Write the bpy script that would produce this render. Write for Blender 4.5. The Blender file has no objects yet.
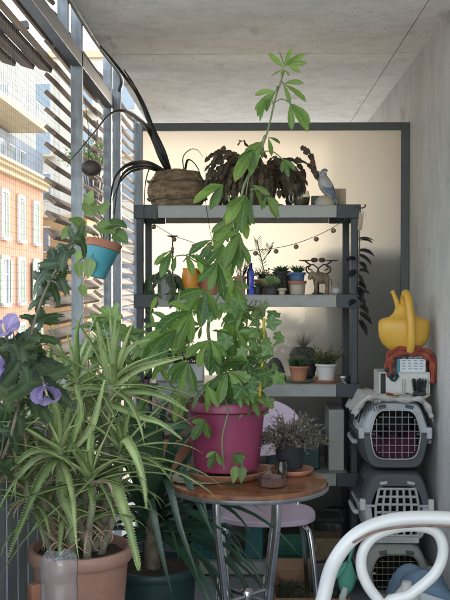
import bpy, math, random
from mathutils import Vector, Matrix, Euler
V = Vector
R = math.radians
PI = math.pi
scene = bpy.context.scene
COL = scene.collection

# ------------------------------------------------------------------ helpers
def at(px, py, Y):
    "point of the place seen at photo position (px,py), Y metres ahead"
    return V(((px-247)*Y/950.0, Y, 1.42-(py-284)*Y/950.0))

ORG = {}
def tag(o, label=None, cat=None, group=None, kind=None):
    if label: o['label'] = label
    if cat: o['category'] = cat
    if group: o['group'] = group
    if kind: o['kind'] = kind
    return o
def thing(name, label, cat, loc=(0, 0, 0), group=None):
    o = bpy.data.objects.new(name, None)
    o.empty_display_size = 0.05
    COL.objects.link(o); o.location = V(loc); ORG[o.name] = V(loc)
    return tag(o, label, cat, group)
def copy_tree(o, parent=None):
    c = o.copy(); COL.objects.link(c); c.parent = parent
    if parent is None: ORG[c.name] = c.location.copy()
    for ch in [x for x in bpy.data.objects if x.parent == o]:
        copy_tree(ch, c)
    return c

class MB:
    def __init__(s): s.v = []; s.f = []; s.a = {}
    def add(s, vs, fs, at_=None):
        b = len(s.v)
        if at_:
            for i, q in enumerate(at_): s.a[b+i] = q
        s.v += [V(p) for p in vs]; s.f += [tuple(i+b for i in f) for f in fs]
    def box(s, c, sz, rot=None):
        hx, hy, hz = sz[0]/2, sz[1]/2, sz[2]/2
        m = Euler(rot).to_matrix() if rot else Matrix.Identity(3)
        ps = [V(c)+m@V((x*hx, y*hy, z*hz)) for z in (-1, 1) for y in (-1, 1) for x in (-1, 1)]
        s.add(ps, [(0, 2, 3, 1), (4, 5, 7, 6), (0, 1, 5, 4), (2, 6, 7, 3), (0, 4, 6, 2), (1, 3, 7, 5)])
        return s
    def b2(s, lo, hi):
        lo = V(lo); hi = V(hi)
        return s.box((lo+hi)/2, hi-lo)
    def tube(s, pts, r, n=8, cap=True, flat=1.0, up=None):
        pts = [V(p) for p in pts]; N = len(pts)
        rs = r if isinstance(r, (list, tuple)) else [r]*N
        t0 = (pts[1]-pts[0]).normalized()
        a = V(up) if up else (V((0, 0, 1)) if abs(t0.z) < .9 else V((0, 1, 0)))
        u = (a-t0*a.dot(t0)).normalized()
        vs = []
        for i, p in enumerate(pts):
            t = (pts[min(i+1, N-1)]-pts[max(i-1, 0)])
            t = t.normalized() if t.length > 1e-9 else t0
            u = (u-t*u.dot(t))
            u = u.normalized() if u.length > 1e-6 else V((1, 0, 0))
            w = t.cross(u)
            for k in range(n):
                g = 2*PI*k/n
                vs.append(p+(w*math.cos(g)+u*math.sin(g)*flat)*rs[i])
        fs = [(i*n+k, i*n+(k+1) % n, (i+1)*n+(k+1) % n, (i+1)*n+k) for i in range(N-1) for k in range(n)]
        if cap: fs += [tuple(range(n-1, -1, -1)), tuple((N-1)*n+k for k in range(n))]
        s.add(vs, fs); return s
    def lathe(s, c, prof, n=28, sx=1, sy=1, rot=None, wob=0, seed=0):
        c = V(c); m = Euler(rot).to_matrix() if rot else Matrix.Identity(3)
        rr = random.Random(seed); vs = []; fs = []
        ph = [rr.uniform(0, 6.28) for _ in range(4)]
        for (r, z) in prof:
            for k in range(n):
                g = 2*PI*k/n
                q = r*(1+wob*(math.sin(2*g+ph[0]+z*9)+.6*math.sin(3*g+ph[1]-z*14)))
                vs.append(c+m@V((q*math.cos(g)*sx, q*math.sin(g)*sy, z)))
        P = len(prof)
        fs = [(i*n+k, i*n+(k+1) % n, (i+1)*n+(k+1) % n, (i+1)*n+k) for i in range(P-1) for k in range(n)]
        if prof[0][0] > 1e-5: fs.append(tuple(range(n-1, -1, -1)))
        if prof[-1][0] > 1e-5: fs.append(tuple((P-1)*n+k for k in range(n)))
        s.add(vs, fs); return s
    def ball(s, c, r, n=12, sc=(1, 1, 1), rot=None):
        m = Euler(rot).to_matrix() if rot else Matrix.Identity(3)
        h = n//2; vs = []
        for i in range(h+1):
            a = -PI/2+PI*i/h
            for k in range(n):
                g = 2*PI*k/n
                vs.append(V(c)+m@V((r*sc[0]*math.cos(a)*math.cos(g), r*sc[1]*math.cos(a)*math.sin(g), r*sc[2]*math.sin(a))))
        s.add(vs, [(i*n+k, i*n+(k+1) % n, (i+1)*n+(k+1) % n, (i+1)*n+k) for i in range(h) for k in range(n)])
        return s
    def build(s, name, mat, parent=None, bevel=0, smooth=40, seg=2, sub=0, **kw):
        org = V((0, 0, 0))
        if parent is not None:
            q = parent
            while q.parent: q = q.parent
            org = ORG[q.name]
        me = bpy.data.meshes.new(name)
        me.from_pydata([tuple(p-org) for p in s.v], [], s.f)
        me.validate(); me.update()
        me.polygons.foreach_set('use_smooth', [True]*len(me.polygons))
        if smooth < 179: me.set_sharp_from_angle(angle=R(smooth))
        me.materials.append(mat)
        if s.a and len(me.vertices) == len(s.v):
            at_ = me.attributes.new('luv', 'FLOAT_VECTOR', 'POINT')
            buf = []
            for i in range(len(s.v)): buf += s.a.get(i, (.5, .5, 0))
            at_.data.foreach_set('vector', buf)
        o = bpy.data.objects.new(name, me); COL.objects.link(o)
        if parent is not None: o.parent = parent
        if bevel:
            b = o.modifiers.new('b', 'BEVEL'); b.width = bevel; b.segments = seg; b.limit_method = 'ANGLE'; b.angle_limit = R(40)
        if sub:
            b = o.modifiers.new('s', 'SUBSURF'); b.levels = sub; b.render_levels = sub
        tag(o, **kw)
        return o

def solo(mb, name, mat, label, cat, group=None, bevel=0, loc=None, **kw):
    "a thing that is a single mesh, its origin at its base"
    if loc is None:
        xs = [p.x for p in mb.v]; ys = [p.y for p in mb.v]; zs = [p.z for p in mb.v]
        loc = V(((min(xs)+max(xs))/2, (min(ys)+max(ys))/2, min(zs)))
    loc = V(loc)
    for i, p in enumerate(mb.v): mb.v[i] = p-loc
    o = mb.build(name, mat, None, bevel, **kw); o.location = loc; ORG[o.name] = loc
    return tag(o, label, cat, group)

def spline(pts, n=8):
    "Catmull-Rom through pts"
    pts = [V(p) for p in pts]; out = []
    P = [pts[0]*2-pts[1]]+pts+[pts[-1]*2-pts[-2]]
    for i in range(1, len(P)-2):
        a, b, c, d = P[i-1:i+3]
        for k in range(n):
            t = k/n
            out.append(.5*((2*b)+(c-a)*t+(2*a-5*b+4*c-d)*t*t+(3*b-a-3*c+d)*t**3))
    out.append(pts[-1]); return out
def bend(p, d, L, n=8, g=.5, curl=0, rnd=None, jit=0):
    "a path that leaves p along d and sags by g (radians over its length)"
    p = V(p); d = V(d).normalized(); out = [p.copy()]
    for i in range(n):
        k = (i+.5)/n
        d = (d+V((0, 0, -1))*(g/n)*(0.6+0.8*k)).normalized()
        if jit and rnd: d = (d+V((rnd.uniform(-1, 1), rnd.uniform(-1, 1), rnd.uniform(-1, 1)))*jit/n).normalized()
        p = p+d*(L/n); out.append(p.copy())
    return out

# leaf shapes --------------------------------------------------
def prof_lance(t): return math.sin(PI*min(1, t**.8))**.9 if 0 < t < 1 else .02
def prof_ovate(t): return (math.sin(PI*t**.62)**.8) if 0 < t < 1 else .02
def prof_obov(t): return (math.sin(PI*t**1.35)**.75) if 0 < t < 1 else .02
def prof_strap(t): return min(1, t*5+.35)*(1-t**3) if t < 1 else .01
def leaf(mb, p, d, L, W, g=.6, nrm=(0, 0, 1), prof=prof_ovate, n=7, fold=.18, jag=0, roll=0, wav=0, rnd=random, vein=0):
    pts = bend(p, d, L, n, g)
    vs = []
    ph = rnd.uniform(0, 6)
    for i, q in enumerate(pts):
        t = i/n
        tg = (pts[min(i+1, n)]-pts[max(i-1, 0)]).normalized()
        side = tg.cross(V(nrm))
        side = side.normalized() if side.length > 1e-4 else V((1, 0, 0))
        if roll: side = Matrix.Rotation(roll, 3, tg)@side
        up = side.cross(tg)
        w = W/2*prof(t)*(1+(jag if i % 2 else -jag))
        lift = w*fold
        wv = wav*W*math.sin(ph+i*1.9)
        vn = vein*W*(1 if i % 2 else -1)*(.3+prof(t)) if 0 < i < n else 0
        vs += [q-side*w+up*(lift+wv), q-side*w*.5+up*(lift*.35+vn), q, q+side*w*.5+up*(lift*.35+vn), q+side*w+up*(lift-wv)]
    fs = [(i*5+k, i*5+k+1, (i+1)*5+k+1, (i+1)*5+k) for i in range(n) for k in range(4)]
    mb.add(vs, fs, [(s_, i/n, 1) for i in range(n+1) for s_ in (-1, -.5, 0, .5, 1)])
def lobed(mb, p, d, S, nrm=(0, 0, 1), lobes=5, depth=.45, teeth=.08, cup=-.25, rnd=random, m=44, long=1.0):
    "a lobed, toothed leaf blade hinged at p"
    d = V(d).normalized(); side = d.cross(V(nrm))
    side = side.normalized() if side.length > 1e-3 else V((1, 0, 0))
    up = side.cross(d)
    c = V(p)+d*S*.12
    ring1 = []; ring2 = []
    for k in range(m):
        a = PI*2*k/m
        span = abs(a-PI)/PI           # 1 at front (a=0), 0 at the petiole
        lob = 1-depth*(0.5-0.5*math.cos(lobes*a))*(1 if lobes % 2 else 1)
        r = S*(.30+.50*span**.7)*lob*(1+teeth*(1 if k % 2 else -1))
        x = math.cos(a)*r*long; y = math.sin(a)*r*.92
        def pt(f):
            rr_ = f*f*cup*(x*x+y*y)/S
            return c+d*x*f+side*y*f+up*(rr_+abs(y)*f*.15)
        ring1.append(pt(.5)); ring2.append(pt(1))
    vs = [c]+ring1+ring2
    fs = [(0, 1+k, 1+(k+1) % m) for k in range(m)]
    fs += [(1+k, 1+m+k, 1+m+(k+1) % m, 1+(k+1) % m) for k in range(m)]
    sa = [(1-math.cos(lobes*PI*2*k/m))/2 for k in range(m)]
    mb.add(vs, fs, [(0, 0, 1)]+[(q*.5, .5, 1) for q in sa]+[(q, .92, 1) for q in sa])

# ------------------------------------------------------------------ materials
def nt(name):
    m = bpy.data.materials.new(name); m.use_nodes = True
    t = m.node_tree; b = t.nodes['Principled BSDF']
    return m, t, b
def L(t, a, b): t.links.new(a, b)
def noise_col(t, c1, c2, scale, stretch=(1, 1, 1), detail=5, lo=.35, hi=.65, coord='Object', dist=0):
    tc = t.nodes.new('ShaderNodeTexCoord'); mp = t.nodes.new('ShaderNodeMapping'); mp.inputs['Scale'].default_value = stretch
    nz = t.nodes.new('ShaderNodeTexNoise'); nz.inputs['Scale'].default_value = scale; nz.inputs['Detail'].default_value = detail
    nz.inputs['Distortion'].default_value = dist
    cr = t.nodes.new('ShaderNodeValToRGB')
    cr.color_ramp.elements[0].position = lo; cr.color_ramp.elements[1].position = hi
    cr.color_ramp.elements[0].color = (*c1, 1); cr.color_ramp.elements[1].color = (*c2, 1)
    L(t, tc.outputs[coord], mp.inputs[0]); L(t, mp.outputs[0], nz.inputs[0]); L(t, nz.outputs[0], cr.inputs[0])
    return cr.outputs[0], mp, nz
def mul(c, k): return tuple(max(0, min(1, x*k)) for x in c)
def mat(name, c, rough=.6, metal=0, var=.18, scale=9, bump=0, bscale=60, spec=.5, c2=None, stretch=(1, 1, 1), detail=5, coat=0, dirt=0, lo=.35, hi=.65, coord='Object', dist=0):
    m, t, b = nt(name)
    a = c if c2 else mul(c, 1-var); z = c2 if c2 else mul(c, 1+var)
    out, mp, nz = noise_col(t, a, z, scale, stretch, detail, lo, hi, coord, dist)
    if dirt:
        o2, _, _ = noise_col(t, (1-dirt,)*3, (1, 1, 1), scale*.23, (1, 1, 1), 8, .3, .6, coord)
        mx = t.nodes.new('ShaderNodeMix'); mx.data_type = 'RGBA'; mx.blend_type = 'MULTIPLY'; mx.inputs[0].default_value = 1
        L(t, out, mx.inputs[6]); L(t, o2, mx.inputs[7]); out = mx.outputs[2]
    L(t, out, b.inputs['Base Color'])
    b.inputs['Roughness'].default_value = rough; b.inputs['Metallic'].default_value = metal
    b.inputs['Specular IOR Level'].default_value = spec; b.inputs['Coat Weight'].default_value = coat
    # uneven gloss
    mr = t.nodes.new('ShaderNodeMapRange'); mr.inputs['To Min'].default_value = max(0, rough-.1); mr.inputs['To Max'].default_value = min(1, rough+.12)
    L(t, nz.outputs[0], mr.inputs[0]); L(t, mr.outputs[0], b.inputs['Roughness'])
    if bump:
        n2 = t.nodes.new('ShaderNodeTexNoise'); n2.inputs['Scale'].default_value = bscale; n2.inputs['Detail'].default_value = 6
        L(t, mp.outputs[0], n2.inputs[0])
        bp = t.nodes.new('ShaderNodeBump'); bp.inputs['Strength'].default_value = bump; bp.inputs['Distance'].default_value = .01
        L(t, n2.outputs[0], bp.inputs['Height']); L(t, bp.outputs[0], b.inputs['Normal'])
    return m
def concrete(name, c, c2, bscale=30, stretch=(1, 1, 1)):
    m, t, b = nt(name)
    o, mp, nz = noise_col(t, c, c2, 1.9, stretch, 12, .3, .72, dist=.4)
    def mulby(x, y):
        mx = t.nodes.new('ShaderNodeMix'); mx.data_type = 'RGBA'; mx.blend_type = 'MULTIPLY'; mx.inputs[0].default_value = 1
        L(t, x, mx.inputs[6]); L(t, y, mx.inputs[7]); return mx.outputs[2]
    o2, _, n2 = noise_col(t, (.87, .865, .85), (1, 1, 1), 11, stretch, 12, .32, .60)
    o3, _, n3 = noise_col(t, (.50, .48, .45), (1, 1, 1), 75, (1, 1, 1), 2, .27, .34)
    o4, _, n4 = noise_col(t, (.80, .78, .74), (1, 1, 1), 5.5, (1.3, .5, 1.3), 6, .30, .36)
    o = mulby(mulby(mulby(o, o2), o3), o4)
    L(t, o, b.inputs['Base Color']); b.inputs['Roughness'].default_value = .88
    n5 = t.nodes.new('ShaderNodeTexNoise'); n5.inputs['Scale'].default_value = bscale; n5.inputs['Detail'].default_value = 10; L(t, mp.outputs[0], n5.inputs[0])
    a = t.nodes.new('ShaderNodeMath'); a.operation = 'ADD'; L(t, n5.outputs[0], a.inputs[0]); L(t, n3.outputs[0], a.inputs[1])
    bp = t.nodes.new('ShaderNodeBump'); bp.inputs['Strength'].default_value = .5; bp.inputs['Distance'].default_value = .008
    L(t, a.outputs[0], bp.inputs['Height']); L(t, bp.outputs[0], b.inputs['Normal'])
    return m
def chipped(name, c, c2, rough):
    m, t, b = nt(name)
    o, mp, nz = noise_col(t, c, c2, 7, (1, 1, 1), 8)
    for (dk, sc, lo, hi, st) in (((.50, .42, .34), 46, .20, .235, (1, 1, 1)), ((.86, .83, .78), 14, .30, .44, (1, 1, 2)), ((.82, .80, .76), 110, .30, .40, (1, 1, 1))):
        q, _, _ = noise_col(t, dk, (1, 1, 1), sc, st, 6, lo, hi)
        mx = t.nodes.new('ShaderNodeMix'); mx.data_type = 'RGBA'; mx.blend_type = 'MULTIPLY'; mx.inputs[0].default_value = 1
        L(t, o, mx.inputs[6]); L(t, q, mx.inputs[7]); o = mx.outputs[2]
    L(t, o, b.inputs['Base Color']); b.inputs['Roughness'].default_value = rough; b.inputs['Coat Weight'].default_value = .15
    n2 = t.nodes.new('ShaderNodeTexNoise'); n2.inputs['Scale'].default_value = 40; n2.inputs['Detail'].default_value = 6; L(t, mp.outputs[0], n2.inputs[0])
    bp = t.nodes.new('ShaderNodeBump'); bp.inputs['Strength'].default_value = .18; bp.inputs['Distance'].default_value = .004
    L(t, n2.outputs[0], bp.inputs['Height']); L(t, bp.outputs[0], b.inputs['Normal'])
    return m
def leafmat(name, c, c2, rough=.45, tr=.35, trc=None, vein=True, tipk=.7):
    m, t, b = nt(name)
    geo = t.nodes.new('ShaderNodeNewGeometry')
    cr = t.nodes.new('ShaderNodeValToRGB'); cr.color_ramp.elements[0].color = (*c, 1); cr.color_ramp.elements[1].color = (*c2, 1)
    o2, mp, nz = noise_col(t, (.72, .72, .72), (1.15, 1.15, 1.1), 14, (1, 1, 1), 4, .3, .7)
    mx = t.nodes.new('ShaderNodeMix'); mx.data_type = 'RGBA'; mx.blend_type = 'MULTIPLY'; mx.inputs[0].default_value = 1
    L(t, geo.outputs['Random Per Island'], cr.inputs[0]); L(t, cr.outputs[0], mx.inputs[6]); L(t, o2, mx.inputs[7])
    at_ = t.nodes.new('ShaderNodeAttribute'); at_.attribute_name = 'luv'
    sp = t.nodes.new('ShaderNodeSeparateXYZ'); L(t, at_.outputs['Vector'], sp.inputs[0])
    def mth(op, a, c=None, e=None):
        n_ = t.nodes.new('ShaderNodeMath'); n_.operation = op
        for i_, x_ in enumerate((a, c, e)):
            if x_ is None: continue
            if isinstance(x_, (int, float)): n_.inputs[i_].default_value = x_
            else: L(t, x_, n_.inputs[i_])
        return n_.outputs[0]
    ab = mth('ABSOLUTE', sp.outputs[0])
    mid = mth('MAXIMUM', mth('SUBTRACT', 1.0, mth('MULTIPLY', ab, 9.0)), 0.0)
    la = mth('POWER', mth('ABSOLUTE', mth('SINE', mth('SUBTRACT', mth('MULTIPLY', sp.outputs[1], 26.0), mth('MULTIPLY', ab, 4.5)))), 9.0)
    la = mth('SUBTRACT', 1.0, mth('POWER', mth('SUBTRACT', 1.0, la), 3.0))
    msk = mth('MULTIPLY', mth('ADD', mth('MULTIPLY', mid, .42), mth('MULTIPLY', la, .10)), sp.outputs[2])
    if not vein: msk = mth('MULTIPLY', msk, 0.0)
    vx = t.nodes.new('ShaderNodeMix'); vx.data_type = 'RGBA'; L(t, msk, vx.inputs[0])
    L(t, mx.outputs[2], vx.inputs[6]); vx.inputs[7].default_value = (*[min(1, q*1.7+.03) for q in c2], 1)
    # dry tips on some leaves
    tip = mth('MULTIPLY', mth('MULTIPLY', mth('MAXIMUM', mth('SUBTRACT', mth('ADD', sp.outputs[1], mth('MULTIPLY', nz.outputs[0], .25)), 1.0), 0.0), 6.0), mth('GREATER_THAN', geo.outputs['Random Per Island'], .55))
    tip = mth('MINIMUM', mth('MULTIPLY', tip, sp.outputs[2]), tipk)
    tx = t.nodes.new('ShaderNodeMix'); tx.data_type = 'RGBA'; L(t, tip, tx.inputs[0]); L(t, vx.outputs[2], tx.inputs[6]); tx.inputs[7].default_value = (.34, .22, .10, 1)
    mx = tx
    L(t, mx.outputs[2], b.inputs['Base Color']); b.inputs['Roughness'].default_value = rough
    n2 = t.nodes.new('ShaderNodeTexNoise'); n2.inputs['Scale'].default_value = 90; L(t, mp.outputs[0], n2.inputs[0])
    bp = t.nodes.new('ShaderNodeBump'); bp.inputs['Strength'].default_value = .25; bp.inputs['Distance'].default_value = .004
    L(t, mth('SUBTRACT', n2.outputs[0], mth('MULTIPLY', msk, 1.2)), bp.inputs['Height']); L(t, bp.outputs[0], b.inputs['Normal'])
    if tr:
        tl = t.nodes.new('ShaderNodeBsdfTranslucent')
        m2 = t.nodes.new('ShaderNodeMix'); m2.data_type = 'RGBA'; m2.blend_type = 'MULTIPLY'; m2.inputs[0].default_value = 1
        L(t, mx.outputs[2], m2.inputs[6]); m2.inputs[7].default_value = (*(trc or (1.5, 1.6, .7)), 1)
        L(t, m2.outputs[2], tl.inputs[0])
        ms = t.nodes.new('ShaderNodeMixShader'); ms.inputs[0].default_value = tr
        L(t, b.outputs[0], ms.inputs[1]); L(t, tl.outputs[0], ms.inputs[2])
        L(t, ms.outputs[0], t.nodes['Material Output'].inputs['Surface'])
    return m
def glassmat(name, c, rough=.05, ior=1.45, t_=1.0):
    m, t, b = nt(name)
    out, mp, nz = noise_col(t, mul(c, .93), c, 12)
    L(t, out, b.inputs['Base Color']); b.inputs['Transmission Weight'].default_value = t_
    b.inputs['Roughness'].default_value = rough; b.inputs['IOR'].default_value = ior
    return m

M = {}
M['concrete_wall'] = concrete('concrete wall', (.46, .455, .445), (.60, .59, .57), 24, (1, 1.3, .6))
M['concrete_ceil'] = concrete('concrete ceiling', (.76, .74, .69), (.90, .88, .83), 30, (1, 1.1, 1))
M['concrete_floor'] = mat('concrete floor', (.22, .24, .27), .7, 0, var=.15, scale=4, bump=.2, bscale=80, dirt=.3)
M['gap'] = mat('dark joint', (.10, .10, .10), .9)
M['steel_dark'] = mat('dark grey painted steel', (.10, .11, .11), .45, .2, var=.1, scale=30, bump=.05, bscale=300)
M['steel_blue'] = mat('weathered zinc grey paint', (.36, .40, .43), .5, .1, var=.2, scale=18, bump=.1, bscale=80, dirt=.25, stretch=(3, 3, .5))
M['steel_beam'] = mat('grey beam paint', (.13, .15, .165), .55, .2, var=.15, scale=18)
M['shelf_lip'] = chipped('grey shelf enamel', (.26, .265, .245), (.30, .305, .285), .42)
M['shelf_post'] = mat('anthracite post', (.032, .038, .045), .4, .2, var=.12, scale=30)
M['black_plastic'] = mat('black plastic', (.018, .02, .022), .4, 0, var=.2)
M['slat'] = mat('weathered wood blade', (.14, .095, .068), .8, 0, c2=(.30, .22, .165), scale=7, stretch=(3, .6, 6), bump=.4, bscale=40, detail=8)
M['awning_wood'] = mat('dark stained board', (.05, .032, .022), .8, 0, c2=(.12, .08, .055), scale=8, stretch=(4, .6, 4), bump=.4)
M['net'] = mat('net twine', (.22, .20, .18), .8)
M['terracotta'] = mat('terracotta', (.38, .15, .085), .8, 0, c2=(.50, .23, .14), scale=7, bump=.15, bscale=90, dirt=.36)
M['terracotta_pale'] = chipped('dusty terracotta plastic', (.33, .165, .115), (.42, .24, .18), .6)
M['magenta'] = mat('magenta plastic', (.23, .030, .080), .42, 0, c2=(.30, .048, .11), scale=4, bump=.05, bscale=60, dirt=.34)
M['teal_pot'] = mat('turquoise glaze', (.04, .24, .31), .5, 0, c2=(.08, .34, .40), scale=9, dirt=.2)
M['dark_teal'] = mat('dark green plastic', (.010, .034, .034), .5, 0, var=.2)
M['soil'] = mat('soil', (.035, .025, .018), .95, 0, c2=(.10, .075, .055), scale=60, bump=1, bscale=90)
M['wood_top'] = mat('varnished table wood', (.13, .05, .022), .3, 0, c2=(.31, .125, .05), scale=9, stretch=(.7, 7, 1), bump=.06, bscale=60, coat=.4, detail=8, dist=.6)
M['wood_pale'] = mat('pale wood', (.36, .27, .18), .7, 0, c2=(.48, .38, .27), scale=12, stretch=(4, 4, .6))
M['chrome'] = mat('chromed tube', (.62, .63, .64), .18, 1, var=.08, scale=14)
M['alu'] = mat('brushed metal rim', (.45, .46, .47), .35, .9, var=.1, scale=30)
M['lilac'] = mat('lilac laminate', (.60, .47, .57), .4, 0, var=.06, scale=6, dirt=.08)
M['white_paint'] = mat('white painted bentwood', (.52, .515, .495), .3, 0, var=.05, scale=7, dirt=.12, coat=.25, bump=.06, bscale=40, detail=9)
M['brown_wear'] = mat('bare brown wood', (.16, .10, .07), .7, 0, var=.3, scale=40, bump=.4)
M['cream_pot'] = mat('cream ceramic', (.50, .44, .34), .5, 0, var=.1, dirt=.2)
M['white_pot'] = mat('white ceramic', (.62, .62, .58), .4, 0, var=.07, dirt=.15)
M['blue_pot'] = mat('blue glaze', (.07, .14, .26), .35, 0, var=.25, scale=25)
M['blue_glass'] = glassmat('cobalt glass', (.03, .05, .35), .08)
M['orange'] = mat('orange glaze', (.72, .27, .03), .35, 0, c2=(.80, .36, .05), scale=8)
M['yellow'] = mat('yellow plastic', (.64, .36, .045), .42, 0, c2=(.72, .43, .07), scale=5, bump=.03, dirt=.1)
M['yellow_pole'] = mat('yellow stake', (.7, .5, .03), .5)
M['red_cloth'] = mat('rust red cloth', (.22, .045, .03), .9, 0, c2=(.34, .08, .05), scale=22, bump=.6, bscale=200)
M['white_plastic'] = chipped('white plastic', (.56, .56, .52), (.64, .64, .60), .5)
M['paper'] = mat('paper', (.66, .70, .72), .8, 0, var=.05)
M['ink'] = mat('grey print', (.28, .32, .36), .8)
M['towel'] = mat('off-white towel', (.55, .53, .49), .95, 0, var=.12, scale=30, bump=.8, bscale=250)
M['carrier_light'] = chipped('blue grey plastic', (.42, .44, .46), (.48, .50, .52), .5)
M['carrier_dark'] = mat('slate plastic', (.085, .092, .10), .5, 0, var=.08, scale=5, dirt=.1, bump=.05, bscale=200)
M['carrier_beige'] = mat('beige grey plastic', (.34, .34, .31), .55, 0, var=.07, scale=5, dirt=.15)
M['carrier_inside'] = mat('dark interior', (.02, .02, .024), .8)
M['wire'] = mat('door wire', (.50, .50, .48), .35, .6)
M['wire_gold'] = mat('brassy wire', (.30, .26, .18), .4, .7)
M['pink_blanket'] = mat('plum blanket', (.075, .014, .042), .95, 0, var=.3, scale=30, bump=.8, bscale=120)
M['cardboard'] = mat('cardboard', (.27, .16, .09), .85, 0, var=.12, scale=8)
M['green_crate'] = mat('green plastic crate', (.015, .11, .075), .5, 0, var=.12, dirt=.15)
M['teal_crate'] = mat('teal plastic crate', (.015, .10, .105), .5, 0, var=.12, dirt=.15)
M['green_tool'] = mat('mint green plastic', (.10, .36, .25), .45, 0, var=.1)
M['clear'] = glassmat('clear plastic', (.96, .97, .98), .03, 1.38, .95)
M['clear_box'] = glassmat('cloudy clear plastic', (.8, .82, .82), .25, 1.2)
M['glass_dark'] = mat('dark brown glazed dish', (.07, .035, .03), .18, 0, c2=(.13, .07, .055), scale=14, coat=.5)
M['glass_jar'] = glassmat('jar glass', (.7, .73, .68), .08)
M['blue_cloth'] = mat('dusty blue fabric', (.16, .24, .33), .9, 0, var=.15, scale=20, bump=.4)
M['wicker'] = mat('woven rattan', (.17, .11, .065), .8, 0, c2=(.38, .27, .16), scale=22, bump=1, bscale=70, stretch=(1, 1, 2.5))
M['coconut'] = mat('coconut shell', (.03, .022, .018), .45, 0, c2=(.07, .05, .04), scale=20, bump=.5, bscale=60)
M['iron'] = mat('rusted iron', (.06, .045, .035), .7, .3, c2=(.12, .075, .05), scale=30)
M['brown_pot'] = mat('dark brown plastic pot', (.07, .032, .022), .55, 0, c2=(.12, .06, .042), scale=10)
M['pollen'] = mat('pale stamen', (.7, .62, .35), .8)
M['cream_wall'] = mat('pale cream render', (.66, .60, .50), .9, 0, c2=(.76, .71, .62), scale=.3, dirt=.15)
M['figurine'] = mat('mottled bronze clay', (.12, .09, .06), .6, .1, c2=(.28, .21, .14), scale=30, bump=.4)
M['porcelain'] = mat('grey white porcelain', (.34, .35, .34), .4, 0, c2=(.5, .5, .48), scale=18)
M['wing_blue'] = mat('slate blue glaze', (.09, .13, .19), .4, 0, c2=(.17, .22, .28), scale=30)
M['stone'] = mat('dark lava stone', (.03, .028, .028), .9, 0, c2=(.09, .085, .08), scale=20, bump=1, bscale=40)
M['bead'] = mat('brass bell bead', (.24, .17, .09), .5, .4, var=.3, scale=60)
M['cord'] = mat('dark cord', (.05, .045, .04), .8)
M['stem_green'] = mat('green stem', (.13, .17, .07), .6, 0, c2=(.20, .24, .12), scale=20)
M['stem_brown'] = mat('woody stem', (.10, .08, .055), .8, 0, c2=(.20, .16, .11), scale=30, bump=.4)
M['aloe_stem'] = mat('aloe trunk', (.20, .18, .12), .8, 0, c2=(.34, .32, .22), scale=25, bump=.6, bscale=60)
M['dry'] = mat('dried leaf', (.36, .24, .14), .8, 0, c2=(.50, .38, .25), scale=20)
M['aloe'] = leafmat('aloe leaf', (.20, .30, .10), (.44, .52, .23), .42, .14, vein=False, tipk=.9)
M['climber'] = leafmat('climber leaf', (.045, .11, .030), (.22, .34, .09), .42, .45)
M['climber_top'] = leafmat('sunlit climber leaf', (.16, .28, .085), (.25, .38, .13), .45, .45)  # paler copy of the climber leaf, sunlight on the crown put into the colour
M['vine'] = leafmat('vine leaf', (.05, .12, .04), (.16, .26, .09), .5, .35)
M['hibiscus'] = leafmat('dark lobed leaf', (.014, .036, .016), (.045, .080, .028), .5, .25)
M['petal'] = leafmat('mauve petal', (.30, .24, .46), (.38, .31, .54), .6, .4, (1.1, 1, 1.2))
M['pink_petal'] = leafmat('pink petal', (.60, .16, .32), (.70, .25, .42), .6, .3, (1.1, 1, 1.1))
M['palm'] = leafmat('dark strap leaf', (.018, .05, .03), (.045, .10, .06), .32, .1)
M['palm_mid'] = leafmat('mid strap leaf', (.055, .12, .06), (.10, .18, .10), .38, .2)
M['cactus'] = leafmat('purple brown cactus segment', (.030, .018, .014), (.11, .085, .045), .55, .1, (1.2, .9, .7))
M['black_leaf'] = leafmat('black purple leaf', (.012, .011, .016), (.028, .022, .03), .4, .05, (1, 1, 1))
M['strap_dark'] = leafmat('blackish green strap', (.016, .02, .016), (.03, .035, .028), .4, .05)
M['grey_plant'] = leafmat('dusty grey foliage', (.13, .12, .10), (.27, .255, .21), .8, .15, (1, 1, .9))
M['succulent'] = leafmat('succulent green', (.035, .075, .035), (.08, .15, .06), .45, .08)
M['succ_pale'] = leafmat('pale rosette', (.22, .34, .14), (.30, .42, .20), .5, .15)
M['fern'] = leafmat('small mid green leaf', (.07, .14, .04), (.20, .29, .10), .55, .25)
M['facade'] = mat('orange render', (.44, .20, .11), .9, 0, c2=(.54, .26, .14), scale=.35, stretch=(1, 1, .5), dirt=.12, detail=8)
M['cornice'] = mat('cream stone', (.62, .50, .32), .9, 0, var=.06, scale=1)
M['ochre'] = mat('ochre render', (.50, .30, .13), .9, 0, c2=(.60, .38, .18), scale=.5, dirt=.15)
M['shutter'] = mat('sage shutters', (.13, .23, .145), .7, 0, var=.06, scale=2)
M['win_trim'] = mat('white trim', (.72, .70, .64), .8, 0, var=.04, scale=2)
M['win_glass'] = mat('window pane', (.20, .25, .30), .15, 0, var=.2, scale=.8, spec=.8)
M['grey_block'] = mat('blue grey render', (.32, .35, .40), .9, 0, var=.1, scale=.4)
M['rail_white'] = mat('white railing', (.6, .6, .58), .6)
M['asphalt'] = mat('ground', (.58, .55, .50), .9, 0, var=.15, scale=.2, dirt=.2)
M['tree_leaf'] = leafmat('tree leaf', (.08, .14, .03), (.16, .24, .06), .6, .4)
M['bark'] = mat('bark', (.10, .08, .06), .9, 0, var=.3, scale=3)

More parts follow.
